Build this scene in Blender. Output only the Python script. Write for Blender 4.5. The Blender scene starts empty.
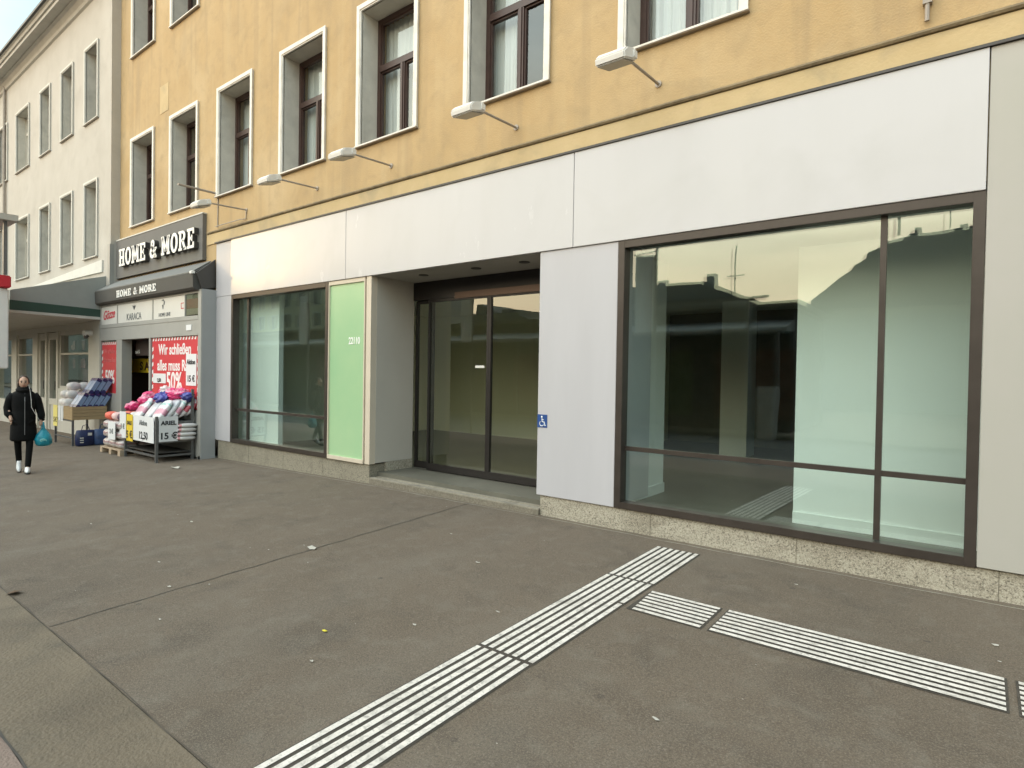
import bpy, bmesh, math, random
from mathutils import Vector, Matrix
R = math.radians
random.seed(7)
S = bpy.context.scene
C = S.collection

# ------------------------------------------------------------------ camera
cam_d = bpy.data.cameras.new('camera'); cam = bpy.data.objects.new('camera', cam_d); C.objects.link(cam)
F, YAW, PIT, ROL = 598.33, -0.664804, -0.015497, 0.016357
CAMP = Vector((0, -5.6, 1.596))
fw = Vector((math.sin(YAW)*math.cos(PIT), math.cos(YAW)*math.cos(PIT), math.sin(PIT)))
rt = fw.cross(Vector((0, 0, 1))).normalized(); up = rt.cross(fw)
r2 = rt*math.cos(ROL)+up*math.sin(ROL); u2 = -rt*math.sin(ROL)+up*math.cos(ROL)
M3 = Matrix((r2, u2, -fw)).transposed()
cam.matrix_world = Matrix.Translation(CAMP) @ M3.to_4x4()
cam_d.sensor_width = 36; cam_d.lens = F*36/1024; cam_d.clip_start = .05; cam_d.clip_end = 2000
S.camera = cam
S.render.resolution_x, S.render.resolution_y = 1024, 768

# ------------------------------------------------------------------ world, sun, exposure
SUN_EL, SUN_DIR = R(7.6), Vector((-1.9, -1.0))
SKY_BACK, SKY_FRONT = 2.5, 22.5
az = math.atan2(SUN_DIR.x, SUN_DIR.y)
W = bpy.data.worlds.new('World'); S.world = W; W.use_nodes = True
nt = W.node_tree; nt.nodes.clear()
def wn(t, **k):
    n = nt.nodes.new(t)
    for a, b in k.items(): setattr(n, a, b)
    return n
out = wn('ShaderNodeOutputWorld'); bg = wn('ShaderNodeBackground'); sky = wn('ShaderNodeTexSky', sky_type='NISHITA')
sky.sun_disc = False; sky.sun_elevation = SUN_EL; sky.sun_rotation = az; sky.dust_density = 2.2; sky.air_density = 1.0; sky.ozone_density = 1.5
bg.inputs[1].default_value = 0.15
tc = wn('ShaderNodeTexCoord'); mp = wn('ShaderNodeMapping'); mp.inputs['Scale'].default_value = (1.2, 1.2, 7)
nz = wn('ShaderNodeTexNoise'); nz.inputs['Scale'].default_value = 2.2; nz.inputs['Detail'].default_value = 6; nz.inputs['Roughness'].default_value = .6
rp = wn('ShaderNodeMapRange'); rp.inputs[1].default_value = .32; rp.inputs[2].default_value = .72; rp.inputs[3].default_value = .68; rp.inputs[4].default_value = .92
# thin high cloud: creamy low down, pale blue-white higher up
sx = wn('ShaderNodeSeparateXYZ'); cr = wn('ShaderNodeValToRGB')
cr.color_ramp.elements[0].position = 0.0; cr.color_ramp.elements[0].color = (.66, .50, .40, 1)
cr.color_ramp.elements[1].position = .85; cr.color_ramp.elements[1].color = (1.25, 1.22, 1.18, 1)
e = cr.color_ramp.elements.new(.14); e.color = (.86, .72, .52, 1)
e = cr.color_ramp.elements.new(.30); e.color = (.84, .80, .66, 1)
e = cr.color_ramp.elements.new(.50); e.color = (.70, .79, .83, 1)
# the cloud is far brighter over the street's sunset side than behind the houses
gx = wn('ShaderNodeVectorMath', operation='DOT_PRODUCT'); gx.inputs[1].default_value = (-.33, -.94, 0)
gm = wn('ShaderNodeMapRange', interpolation_type='SMOOTHSTEP'); gm.inputs[1].default_value = -.3; gm.inputs[2].default_value = .9; gm.inputs[3].default_value = SKY_BACK; gm.inputs[4].default_value = SKY_FRONT
vs = wn('ShaderNodeVectorMath', operation='SCALE')
gt = wn('ShaderNodeMapRange', interpolation_type='SMOOTHSTEP'); gt.inputs[1].default_value = -.3; gt.inputs[2].default_value = .8
tint = wn('ShaderNodeMix', data_type='RGBA'); tint.inputs[6].default_value = (.50, .86, 1.12, 1); tint.inputs[7].default_value = (1.0, .975, .915, 1)
tm_ = wn('ShaderNodeVectorMath', operation='MULTIPLY')
mx = wn('ShaderNodeMix', data_type='RGBA')
L = nt.links.new
L(tc.outputs['Generated'], mp.inputs[0]); L(mp.outputs[0], nz.inputs['Vector']); L(nz.outputs[0], rp.inputs[0])
L(tc.outputs['Generated'], sx.inputs[0]); L(sx.outputs[2], cr.inputs[0])
L(tc.outputs['Generated'], gx.inputs[0]); L(gx.outputs['Value'], gm.inputs[0]); L(cr.outputs[0], vs.inputs[0]); L(gm.outputs[0], vs.inputs['Scale'])
L(rp.outputs[0], mx.inputs[0]); L(sky.outputs[0], mx.inputs[6]); L(gx.outputs['Value'], gt.inputs[0]); L(gt.outputs[0], tint.inputs[0]); L(vs.outputs[0], tm_.inputs[0]); L(tint.outputs[2], tm_.inputs[1]); L(tm_.outputs[0], mx.inputs[7])
L(mx.outputs[2], bg.inputs[0]); L(bg.outputs[0], out.inputs[0])
sd = bpy.data.lights.new('sun', 'SUN'); sun = bpy.data.objects.new('sun', sd); C.objects.link(sun)
sd.energy = 0.28; sd.angle = R(2.5); sd.color = (1, .62, .26)
sdir = Vector((SUN_DIR.normalized().x*math.cos(SUN_EL), SUN_DIR.normalized().y*math.cos(SUN_EL), math.sin(SUN_EL)))
sun.rotation_euler = sdir.to_track_quat('Z', 'Y').to_euler(); sun.location = (-20, -12, 14)
S.view_settings.view_transform = 'Standard'; S.view_settings.look = 'None'
S.view_settings.exposure = 0.66; S.view_settings.gamma = 1; S.view_settings.use_curve_mapping = False
S.render.engine = 'CYCLES'
S.cycles.use_denoising = True; S.cycles.max_bounces = 10; S.cycles.transparent_max_bounces = 16
S.cycles.diffuse_bounces = 8; S.cycles.glossy_bounces = 5; S.cycles.caustics_reflective = False; S.cycles.caustics_refractive = False

# ------------------------------------------------------------------ ground height
GX = [-60, -11.63, -6.99, -3.98, -.186, .274, 40]; GZ = [-.70, -.1126, -.0353, -.0106, -.0011, .0056, .0056]
def lerp(x, X, Z):
    if x <= X[0]: return Z[0]
    for i in range(len(X)-1):
        if x <= X[i+1]: return Z[i]+(Z[i+1]-Z[i])*(x-X[i])/(X[i+1]-X[i])
    return Z[-1]
YK = -6.9
def gz(x, y): return lerp(x, GX, GZ)+.02*max(min(y, 0), YK)

# ------------------------------------------------------------------ materials
def mat(name, col, rough=.7, var=.12, scale=3.0, bump=0.0, bscale=40, metal=0, col2=None, streak=None, spec=.5,
        speck=None, coat=0, dirt=None, spots=None):
    """noise-varied principled; col2 = second colour of the patches; streak = (sx,sy,sz) stretch;
    speck=(scale, colour, amount) fine grains; dirt=(colour, amount, scale) irregular stains"""
    m = bpy.data.materials.new(name); m.use_nodes = True; t = m.node_tree; N = t.nodes; N.clear(); K = t.links.new
    o = N.new('ShaderNodeOutputMaterial'); b = N.new('ShaderNodeBsdfPrincipled'); K(b.outputs[0], o.inputs[0])
    c = N.new('ShaderNodeTexCoord'); mpp = N.new('ShaderNodeMapping'); K(c.outputs['Object'], mpp.inputs[0])
    if streak: mpp.inputs['Scale'].default_value = streak
    n = N.new('ShaderNodeTexNoise'); n.inputs['Scale'].default_value = scale; n.inputs['Detail'].default_value = 7; n.inputs['Roughness'].default_value = .62
    K(mpp.outputs[0], n.inputs['Vector'])
    rmp = N.new('ShaderNodeMapRange'); rmp.inputs[1].default_value = .3; rmp.inputs[2].default_value = .7; K(n.outputs[0], rmp.inputs[0])
    mix = N.new('ShaderNodeMix'); mix.data_type = 'RGBA'
    if col2 is None: a_, b_ = [x*(1-var) for x in col], [min(1, x*(1+var)) for x in col]
    else: a_, b_ = col, col2
    mix.inputs[6].default_value = (*a_, 1); mix.inputs[7].default_value = (*b_, 1); K(rmp.outputs[0], mix.inputs[0]); last = mix.outputs[2]
    if dirt:
        for k, (dc, am, sc, *st) in enumerate(dirt if isinstance(dirt, list) else [dirt]):
            n3 = N.new('ShaderNodeTexNoise'); n3.inputs['Scale'].default_value = sc; n3.inputs['Detail'].default_value = 5; n3.inputs['Distortion'].default_value = .6
            mp3 = N.new('ShaderNodeMapping'); mp3.inputs['Location'].default_value = (3.1*k+1, 7.7*k, 2.3*k); mp3.inputs['Scale'].default_value = st[0] if st else (1, 1, 1); K(c.outputs['Object'], mp3.inputs[0]); K(mp3.outputs[0], n3.inputs['Vector'])
            r3 = N.new('ShaderNodeMapRange'); r3.inputs[1].default_value = .52; r3.inputs[2].default_value = .74; r3.inputs[4].default_value = am; K(n3.outputs[0], r3.inputs[0])
            m3 = N.new('ShaderNodeMix'); m3.data_type = 'RGBA'; m3.inputs[7].default_value = (*dc, 1); K(r3.outputs[0], m3.inputs[0]); K(last, m3.inputs[6]); last = m3.outputs[2]
    for (ssc, srad, scol, sam) in (spots or []):
        vo = N.new('ShaderNodeTexVoronoi'); vo.inputs['Scale'].default_value = ssc; K(c.outputs['Object'], vo.inputs['Vector'])
        vr = N.new('ShaderNodeMapRange'); vr.inputs[1].default_value = srad; vr.inputs[2].default_value = srad*.7; vr.inputs[3].default_value = 0; vr.inputs[4].default_value = sam; K(vo.outputs['Distance'], vr.inputs[0])
        sm = N.new('ShaderNodeMix'); sm.data_type = 'RGBA'; sm.inputs[7].default_value = (*scol, 1); K(vr.outputs[0], sm.inputs[0]); K(last, sm.inputs[6]); last = sm.outputs[2]
    for spk in ([] if not speck else (speck if isinstance(speck, list) else [speck])):
        speck_ = spk
        v = N.new('ShaderNodeTexNoise'); v.inputs['Scale'].default_value = speck_[0]; v.inputs['Detail'].default_value = 2; v.inputs['Roughness'].default_value = .8; K(c.outputs['Object'], v.inputs['Vector'])
        rr = N.new('ShaderNodeMapRange'); rr.inputs[1].default_value = .48; rr.inputs[2].default_value = .68; rr.inputs[4].default_value = speck_[2]; K(v.outputs[0], rr.inputs[0])
        m2 = N.new('ShaderNodeMix'); m2.data_type = 'RGBA'; m2.inputs[7].default_value = (*speck_[1], 1); K(rr.outputs[0], m2.inputs[0]); K(last, m2.inputs[6]); last = m2.outputs[2]
    K(last, b.inputs['Base Color'])
    r4 = N.new('ShaderNodeMapRange'); r4.inputs[3].default_value = max(0, rough-.08); r4.inputs[4].default_value = min(1, rough+.08); K(n.outputs[0], r4.inputs[0]); K(r4.outputs[0], b.inputs['Roughness'])
    b.inputs['Metallic'].default_value = metal; b.inputs['Specular IOR Level'].default_value = spec
    b.inputs['Coat Weight'].default_value = coat; b.inputs['Coat Roughness'].default_value = .2
    if bump:
        n2 = N.new('ShaderNodeTexNoise'); n2.inputs['Scale'].default_value = bscale; n2.inputs['Detail'].default_value = 5; K(c.outputs['Object'], n2.inputs['Vector'])
        bp = N.new('ShaderNodeBump'); bp.inputs['Strength'].default_value = bump; bp.inputs['Distance'].default_value = .02; K(n2.outputs[0], bp.inputs['Height']); K(bp.outputs[0], b.inputs['Normal'])
    return m
def glass(name, tint=(.8, .9, .84), f0=.12, rough=0.0, wave=.06):
    """thin pane: Schlick reflection over a tinted see-through, same from both sides"""
    m = bpy.data.materials.new(name); m.use_nodes = True; t = m.node_tree; N = t.nodes; N.clear(); K = t.links.new
    o = N.new('ShaderNodeOutputMaterial'); mx = N.new('ShaderNodeMixShader'); tr = N.new('ShaderNodeBsdfTransparent'); gl = N.new('ShaderNodeBsdfGlossy'); lw = N.new('ShaderNodeLayerWeight')
    lw.inputs[0].default_value = .5
    pw = N.new('ShaderNodeMath'); pw.operation = 'POWER'; pw.inputs[1].default_value = 4.5; K(lw.outputs['Facing'], pw.inputs[0])
    ml = N.new('ShaderNodeMath'); ml.operation = 'MULTIPLY_ADD'; ml.use_clamp = True; ml.inputs[1].default_value = 1-f0; ml.inputs[2].default_value = f0; K(pw.outputs[0], ml.inputs[0])
    c = N.new('ShaderNodeTexCoord'); n = N.new('ShaderNodeTexNoise'); n.inputs['Scale'].default_value = 1.3; n.inputs['Detail'].default_value = 2; K(c.outputs['Object'], n.inputs['Vector'])
    bp = N.new('ShaderNodeBump'); bp.inputs['Strength'].default_value = wave; bp.inputs['Distance'].default_value = .02; K(n.outputs[0], bp.inputs['Height']); K(bp.outputs[0], gl.inputs['Normal'])
    tr.inputs[0].default_value = (*tint, 1); gl.inputs[0].default_value = (.97, 1, .96, 1); gl.inputs['Roughness'].default_value = rough
    K(ml.outputs[0], mx.inputs[0]); K(tr.outputs[0], mx.inputs[1]); K(gl.outputs[0], mx.inputs[2]); K(mx.outputs[0], o.inputs[0])
    return m
def srgb(r, g, b):
    f = lambda v: ((v/255+.055)/1.055)**2.4 if v > 10 else v/255/12.92
    return (f(r), f(g), f(b))

ochre = mat('ochre_render', (.455, .312, .150), .9, scale=.9, bump=.25, bscale=60, col2=(.525, .375, .20),
            dirt=[((.37, .265, .145), .6, .9), ((.58, .455, .28), .5, .6), ((.35, .255, .14), .4, 3.0), ((.33, .24, .14), .6, 1.0, (3.2, 1, .16)), ((.56, .43, .25), .4, 1.2, (2.5, 1, .2)), ((.30, .215, .12), .2, 7)], speck=(55, (.44, .33, .18), .3))
ochre_pale = mat('pale_ochre_render', (.52, .39, .205), .9, scale=2, bump=.2, col2=(.60, .46, .26), dirt=((.33, .27, .18), .55, 2.2))
ochre_dark = mat('dark_moulding', (.30, .23, .13), .9, scale=5, bump=.3, col2=(.15, .115, .07))  # browner and darker than the wall render
trimw = mat('white_window_trim', (.80, .76, .69), .75, scale=6, var=.07, dirt=((.5, .46, .38), .4, 5))
reveal_m = mat('grey_reveal_render', (.64, .605, .53), .9, scale=4, var=.1, bump=.15, dirt=((.33, .31, .26), .4, 2))
brown = mat('brown_window_frame', (.055, .028, .022), .42, scale=10, var=.2)
sill_m = mat('sill_metal', (.36, .31, .26), .5, scale=8, var=.15)
curtain_m = mat('curtain', (.66, .68, .66), .95, scale=6, var=.1, streak=(14, 1, .15))
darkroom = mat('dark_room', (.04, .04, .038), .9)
greyren = mat('grey_render', (.475, .44, .385), .9, scale=1.2, bump=.15, bscale=50, col2=(.545, .51, .455), dirt=[((.39, .36, .31), .45, 1.4), ((.59, .56, .50), .4, .8)], speck=(50, (.40, .37, .32), .2))
greytrim = mat('pale_trim_render', (.68, .66, .60), .85, scale=4, var=.06)
cornice_m = mat('cornice_render', (.50, .475, .425), .85, scale=4, var=.07, dirt=((.40, .37, .32), .4, 3))
darkmetal = mat('dark_gutter', (.06, .055, .05), .5)
fascia_m = mat('white_fascia_panel', (.535, .525, .535), .25, scale=1.0, var=.015, streak=(2, 2, .8), spec=.5, dirt=[((.46, .455, .45), .45, 1.1), ((.49, .48, .475), .25, .8, (3, 1, .4)), ((.57, .56, .56), .4, .6)])
clad_m = mat('grey_cladding_panel', (.485, .475, .495), .42, scale=1.2, var=.03, streak=(3, 3, .5))
clad_low = mat('grey_cladding_lower', (.475, .465, .48), .42, scale=1.2, var=.03)
clad_beige = mat('beige_cladding', (.50, .465, .405), .55, scale=1.5, var=.04)
clad_right = mat('right_cladding', (.445, .418, .385), .45, scale=.5, var=.05, col2=(.40, .39, .34))
granite_dark = mat('dark_granite_plinth', (.22, .195, .145), .8, scale=48, col2=(.32, .29, .22), bump=.25, bscale=120, speck=[(60, (.06, .05, .036), .8), (95, (.45, .42, .34), .5)], dirt=[((.15, .13, .095), .7, 2.2)])  # darker granite tone for the left plinth
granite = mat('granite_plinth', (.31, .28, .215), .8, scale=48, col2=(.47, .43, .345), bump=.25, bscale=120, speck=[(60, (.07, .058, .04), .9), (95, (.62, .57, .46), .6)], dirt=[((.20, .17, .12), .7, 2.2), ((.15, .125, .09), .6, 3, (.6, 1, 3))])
frame_m = mat('bronze_aluminium', (.060, .048, .040), .38, scale=6, var=.12, metal=.35)
frame_black = mat('black_door_frame', (.016, .013, .012), .4, scale=6, var=.2)
glass_big = glass('shop_glass', (.90, 1.0, .965), .125)
glass_in = glass('inner_pane', (.985, 1.0, .99), .09)
glass_door = glass('door_glass', (.92, .94, .76), .14)
glass_win = glass('window_glass', (.9, .93, .92), .10)
wall_int = mat('white_interior_wall', (.88, .89, .87), .8, scale=1, var=.02)
wall_back = mat('cream_interior_wall', (.90, .89, .78), .85, scale=1, var=.03)
base_int = mat('white_skirting', (.84, .85, .83), .6, var=.02)
floor_int = mat('dark_interior_floor', (.13, .125, .10), .45, scale=2, var=.2)
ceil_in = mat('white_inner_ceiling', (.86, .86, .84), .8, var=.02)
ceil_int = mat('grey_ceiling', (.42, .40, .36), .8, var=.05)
green_m = mat('green_glass_panel', (.33, .54, .31), .22, scale=.9, var=.05, col2=(.40, .58, .33), coat=.35)
cream_m = mat('cream_profile', (.62, .54, .43), .5, var=.04)
white_m = mat('white_plastic', (.76, .75, .72), .45, var=.03)
asphalt = mat('asphalt', (.120, .090, .062), .9, scale=1.1, col2=(.148, .113, .080), bump=.35, bscale=190,
              speck=[(120, (.27, .23, .18), .6), (85, (.058, .045, .033), .5)],
              dirt=[((.092, .072, .052), .6, .55), ((.165, .136, .102), .4, .8), ((.074, .058, .042), .6, 2.2), ((.175, .148, .115), .45, 1.6, (1, .25, 1)), ((.20, .175, .14), .4, 6)],
              spots=[(1.9, .05, (.055, .044, .034), .65), (3.1, .035, (.25, .215, .17), .55)])
tar = mat('tar_joint', (.058, .050, .040), .7, var=.3, scale=8)
concrete = mat('weathered_concrete', (.130, .100, .066), .85, scale=1.6, col2=(.180, .143, .098), bump=.5, bscale=55, speck=(90, (.22, .185, .14), .35), dirt=[((.09, .070, .048), .7, 1.3), ((.06, .055, .042), .5, 3)])
redpave = mat('reddish_paving', (.19, .135, .105), .88, scale=2, col2=(.24, .18, .145), bump=.5, bscale=80, speck=(100, (.26, .21, .18), .4))
kerb_m = mat('kerb_stone', (.30, .29, .27), .8, scale=8, var=.15, bump=.3)
road_m = mat('road_asphalt', (.05, .05, .049), .85, scale=1, var=.2, bump=.6, bscale=90, speck=(100, (.12, .12, .11), .4))
tact_w = mat('white_tactile_paint', (.76, .70, .63), .65, scale=5, var=.08, bump=.2, bscale=90, dirt=[((.45, .41, .35), .6, 3.5), ((.20, .18, .15), .45, 12), ((.13, .115, .09), .6, 38)], speck=(70, (.42, .39, .34), .35))
tact_b = mat('dark_tactile_base', (.068, .057, .044), .8, scale=6, var=.25, bump=.4, bscale=90)
sign_grey = mat('grey_sign_board', (.165, .158, .148), .8, scale=2, var=.08, dirt=((.21, .20, .15), .4, 1.2))
letter_w = mat('white_letter', (.86, .85, .82), .5, var=.03)
letter_side = mat('letter_side', (.05, .045, .04), .5)
awn_m = mat('dark_awning_metal', (.07, .067, .06), .7, scale=3, var=.15)
awn_cl = mat('awning_cover', (.16, .16, .15), .6, var=.1)
shop_grey = mat('grey_shop_front', (.36, .35, .32), .55, scale=2, var=.05, dirt=((.29, .28, .25), .4, 2))
shop_side = mat('grey_side_cladding', (.34, .345, .34), .5, scale=2, var=.05)
panel_w = mat('white_sign_panel', (.66, .64, .59), .5, var=.03)
red_poster = mat('red_poster', (.62, .045, .055), .5, var=.05)
red_ink = mat('red_print', (.55, .05, .07), .5)
black_ink = mat('dark_print', (.03, .03, .035), .6)
grey_ink = mat('grey_print', (.16, .17, .17), .6)
yellow_m = mat('yellow_card', (.78, .55, .03), .6, var=.05)
paleyel = mat('pale_yellow_card', (.80, .68, .20), .6, var=.05)
card_m = mat('white_card', (.76, .76, .76), .6, var=.03)
steel = mat('grey_steel', (.17, .17, .17), .45, metal=.6, var=.2, scale=12)
wood = mat('crate_wood', (.30, .20, .10), .75, scale=3, col2=(.44, .32, .17), streak=(1, 2, 22), bump=.2)
pallet_w = mat('pallet_wood', (.38, .28, .19), .8, scale=3, col2=(.50, .39, .27), streak=(2, 2, 12), bump=.2)
canopy_m = mat('grey_canopy', (.30, .31, .29), .7, scale=1.5, var=.08)
canopy_green = mat('dark_green_band', (.025, .06, .042), .6)
olive_m = mat('olive_blind', (.30, .27, .17), .7, var=.08)
creamframe = mat('cream_shop_frame', (.56, .53, .46), .6, var=.05)
blue_sign = mat('blue_sign', (.02, .07, .24), .4, var=.05)
lamp_w = mat('lamp_housing', (.78, .76, .72), .5, var=.08)
lamp_lens = mat('lamp_lens', (.22, .22, .21), .25)

# ------------------------------------------------------------------ mesh builder
class MB:
    def __init__(s): s.v = []; s.f = []
    def face(s, pts):
        i = len(s.v); s.v += [tuple(p) for p in pts]; s.f.append(tuple(range(i, i+len(pts)))); return s
    def box(s, x0, x1, y0, y1, z0, z1, M=None, bev=0):
        if x0 > x1: x0, x1 = x1, x0
        if y0 > y1: y0, y1 = y1, y0
        if z0 > z1: z0, z1 = z1, z0
        i = len(s.v); P = [(x, y, z) for z in (z0, z1) for y in (y0, y1) for x in (x0, x1)]
        if M is not None: P = [tuple(M @ Vector(p)) for p in P]
        s.v += P
        for q in ((0, 2, 3, 1), (4, 5, 7, 6), (0, 1, 5, 4), (2, 6, 7, 3), (0, 4, 6, 2), (1, 3, 7, 5)): s.f.append(tuple(i+k for k in q))
        return s
    def tube(s, pts, r, n=10, cap=True):
        pts = [Vector(p) for p in pts]; rs = r if isinstance(r, (list, tuple)) else [r]*len(pts); base = len(s.v); a = None
        for k, p in enumerate(pts):
            d = (pts[min(k+1, len(pts)-1)]-pts[max(k-1, 0)]).normalized()
            if a is None: a = d.orthogonal().normalized()
            a = (a-d*a.dot(d)).normalized(); b = d.cross(a)
            for j in range(n):
                t = 2*math.pi*j/n; s.v.append(tuple(p+(a*math.cos(t)+b*math.sin(t))*rs[k]))
        for k in range(len(pts)-1):
            for j in range(n):
                q = base+k*n; s.f.append((q+j, q+(j+1) % n, q+n+(j+1) % n, q+n+j))
        if cap:
            s.f.append(tuple(base+j for j in range(n))[::-1]); s.f.append(tuple(base+(len(pts)-1)*n+j for j in range(n)))
        return s
    def loft(s, rings, cap=True):
        base = len(s.v); n = len(rings[0])
        for rg in rings: s.v += [tuple(p) for p in rg]
        for k in range(len(rings)-1):
            for j in range(n):
                q = base+k*n; s.f.append((q+j, q+(j+1) % n, q+n+(j+1) % n, q+n+j))
        if cap:
            s.f.append(tuple(base+j for j in range(n))[::-1]); s.f.append(tuple(base+(len(rings)-1)*n+j for j in range(n)))
        return s
    def extr(s, poly, x0, x1):          # poly in (y,z), extruded along x
        a = [(x0, y, z) for y, z in poly]; b = [(x1, y, z) for y, z in poly]
        return s.loft([a, b])
def root_loc(o):
    while o.parent: o = o.parent
    return Vector(o.location)
def mk(name, mb, m, parent=None, smooth=False, bevel=0, label=None, cat=None, group=None, kind=None, subd=0):
    me = bpy.data.meshes.new(name)
    if parent: org = root_loc(parent)
    elif kind == 'structure': org = Vector((0, 0, 0))
    else:
        xs = [v[0] for v in mb.v]; ys = [v[1] for v in mb.v]; zs = [v[2] for v in mb.v]
        org = Vector(((min(xs)+max(xs))/2, (min(ys)+max(ys))/2, min(zs)))
    me.from_pydata([tuple(Vector(v)-org) for v in mb.v], [], mb.f)
    bm = bmesh.new(); bm.from_mesh(me)
    bmesh.ops.recalc_face_normals(bm, faces=bm.faces)
    if bevel: bmesh.ops.bevel(bm, geom=[e for e in bm.edges if len(e.link_faces) == 2 and e.calc_face_angle(0) > .6], offset=bevel, segments=2, affect='EDGES', clamp_overlap=True)
    bm.to_mesh(me); bm.free()
    if smooth:
        for p in me.polygons: p.use_smooth = True
    me.materials.append(m)
    o = bpy.data.objects.new(name, me); C.objects.link(o)
    if parent: o.parent = parent
    else: o.location = org
    if subd:
        md = o.modifiers.new('subdivision', 'SUBSURF'); md.levels = md.render_levels = subd
    tag(o, label, cat, group, kind); return o
def tag(o, label=None, cat=None, group=None, kind=None):
    if label: o['label'] = label
    if cat: o['category'] = cat
    if group: o['group'] = group
    if kind: o['kind'] = kind
    return o
def thing(name, loc, label, cat, group=None):
    o = bpy.data.objects.new(name, None); C.objects.link(o); o.location = loc; o.empty_display_size = .2
    return tag(o, label, cat, group)
def copy_tree(o, parent=None):
    c = o.copy(); C.objects.link(c)
    if parent: c.parent = parent
    for ch in list(o.children): copy_tree(ch, c)
    return c
def dup(o, loc, rot=None, label=None):
    c = copy_tree(o); c.location = loc
    if rot is not None: c.rotation_euler = rot
    if label: c['label'] = label
    return c
def text(name, s, size, at, m, parent=None, axis='y', ext=.002, off=0.0, sx=1.0, align='CENTER', rot=0, shear=0, **k):
    cu = bpy.data.curves.new('t', 'FONT'); cu.body = s; cu.size = size; cu.extrude = ext; cu.offset = off; cu.align_x = align; cu.align_y = 'BOTTOM_BASELINE'; cu.shear = shear; cu.resolution_u = 4
    o = bpy.data.objects.new('t', cu); C.objects.link(o); dg = bpy.context.evaluated_depsgraph_get(); dg.update()
    me = bpy.data.meshes.new_from_object(o.evaluated_get(dg)); bpy.data.objects.remove(o)
    A = Matrix.Rotation(R(90), 4, 'X') if axis == 'y' else Matrix.Rotation(R(90), 4, 'Z') @ Matrix.Rotation(R(90), 4, 'X')
    at = Vector(at); org = root_loc(parent) if parent else at
    T = Matrix.Translation(at-org) @ A @ Matrix.Rotation(rot, 4, 'Z') @ Matrix.Diagonal((sx, 1, 1, 1))
    me.transform(T); me.materials.clear(); me.materials.append(m); me.name = name
    ob = bpy.data.objects.new(name, me); C.objects.link(ob)
    if parent: ob.parent = parent
    else: ob.location = org
    tag(ob, k.get('label'), k.get('cat'), k.get('group')); return ob
def holed_wall(x0, x1, z0, z1, y0, y1, holes):
    """front at y0 (towards the street), back at y1, rectangular openings (xa,xb,za,zb)"""
    xs = sorted({x0, x1, *[h[0] for h in holes], *[h[1] for h in holes]}); zs = sorted({z0, z1, *[h[2] for h in holes], *[h[3] for h in holes]})
    xs = [x for x in xs if x0 <= x <= x1]; zs = [z for z in zs if z0 <= z <= z1]
    def solid(i, j):
        if i < 0 or j < 0 or i >= len(xs)-1 or j >= len(zs)-1: return False
        cx, cz = (xs[i]+xs[i+1])/2, (zs[j]+zs[j+1])/2
        return not any(h[0] < cx < h[1] and h[2] < cz < h[3] for h in holes)
    mb = MB()
    for i in range(len(xs)-1):
        for j in range(len(zs)-1):
            if not solid(i, j): continue
            a, b, c, d = xs[i], xs[i+1], zs[j], zs[j+1]
            mb.face([(a, y0, c), (b, y0, c), (b, y0, d), (a, y0, d)]); mb.face([(a, y1, c), (a, y1, d), (b, y1, d), (b, y1, c)])
            if not solid(i-1, j): mb.face([(a, y0, c), (a, y0, d), (a, y1, d), (a, y1, c)])
            if not solid(i+1, j): mb.face([(b, y0, c), (b, y1, c), (b, y1, d), (b, y0, d)])
            if not solid(i, j-1): mb.face([(a, y0, c), (a, y1, c), (b, y1, c), (b, y0, c)])
            if not solid(i, j+1): mb.face([(a, y0, d), (b, y0, d), (b, y1, d), (a, y1, d)])
    return mb

# ------------------------------------------------------------------ ground, pavement, road
def sheet(x0, x1, y0, y1, dz, nx=None):
    xs = sorted({x0, x1, *[x for x in GX if x0 < x < x1]}); ys = sorted({y0, y1, *[y for y in (YK, 0) if y0 < y < y1]})
    mb = MB()
    for i in range(len(xs)-1):
        for j in range(len(ys)-1):
            mb.face([(x, y, gz(x, y)+dz) for x, y in ((xs[i], ys[j]), (xs[i+1], ys[j]), (xs[i+1], ys[j+1]), (xs[i], ys[j+1]))])
    return mb
def struct(name, mb, m): return mk(name, mb, m, kind='structure')
struct('ground', sheet(-700, 700, -700, 500, -.145), road_m)
pv = sheet(-80, 40, -4.4, .35, 0)
struct('pavement', pv, asphalt)
struct('concrete_strip', sheet(-80, 40, -4.88, -4.404, 0.001), concrete)
struct('paved_strip', sheet(-80, 40, -6.75, -4.884, 0), redpave)
mb = MB()
for i in range(-60, 30):
    a, b = i*1.0, i*1.0+.992
    mb.face([(a, -6.75, gz(a, -6.75)+.004), (b, -6.75, gz(b, -6.75)+.004), (b, -6.9, gz(b, -6.9)+.004), (a, -6.9, gz(a, -6.9)+.004)])
    mb.face([(a, -6.9, gz(a, -6.9)+.004), (b, -6.9, gz(b, -6.9)+.004), (b, -6.9, gz(b, -6.9)-.2), (a, -6.9, gz(a, -6.9)-.2)])
struct('kerb', mb, kerb_m)
struct('far_pavement', sheet(-120, 60, -34, -14.2, -.02), concrete)
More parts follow.
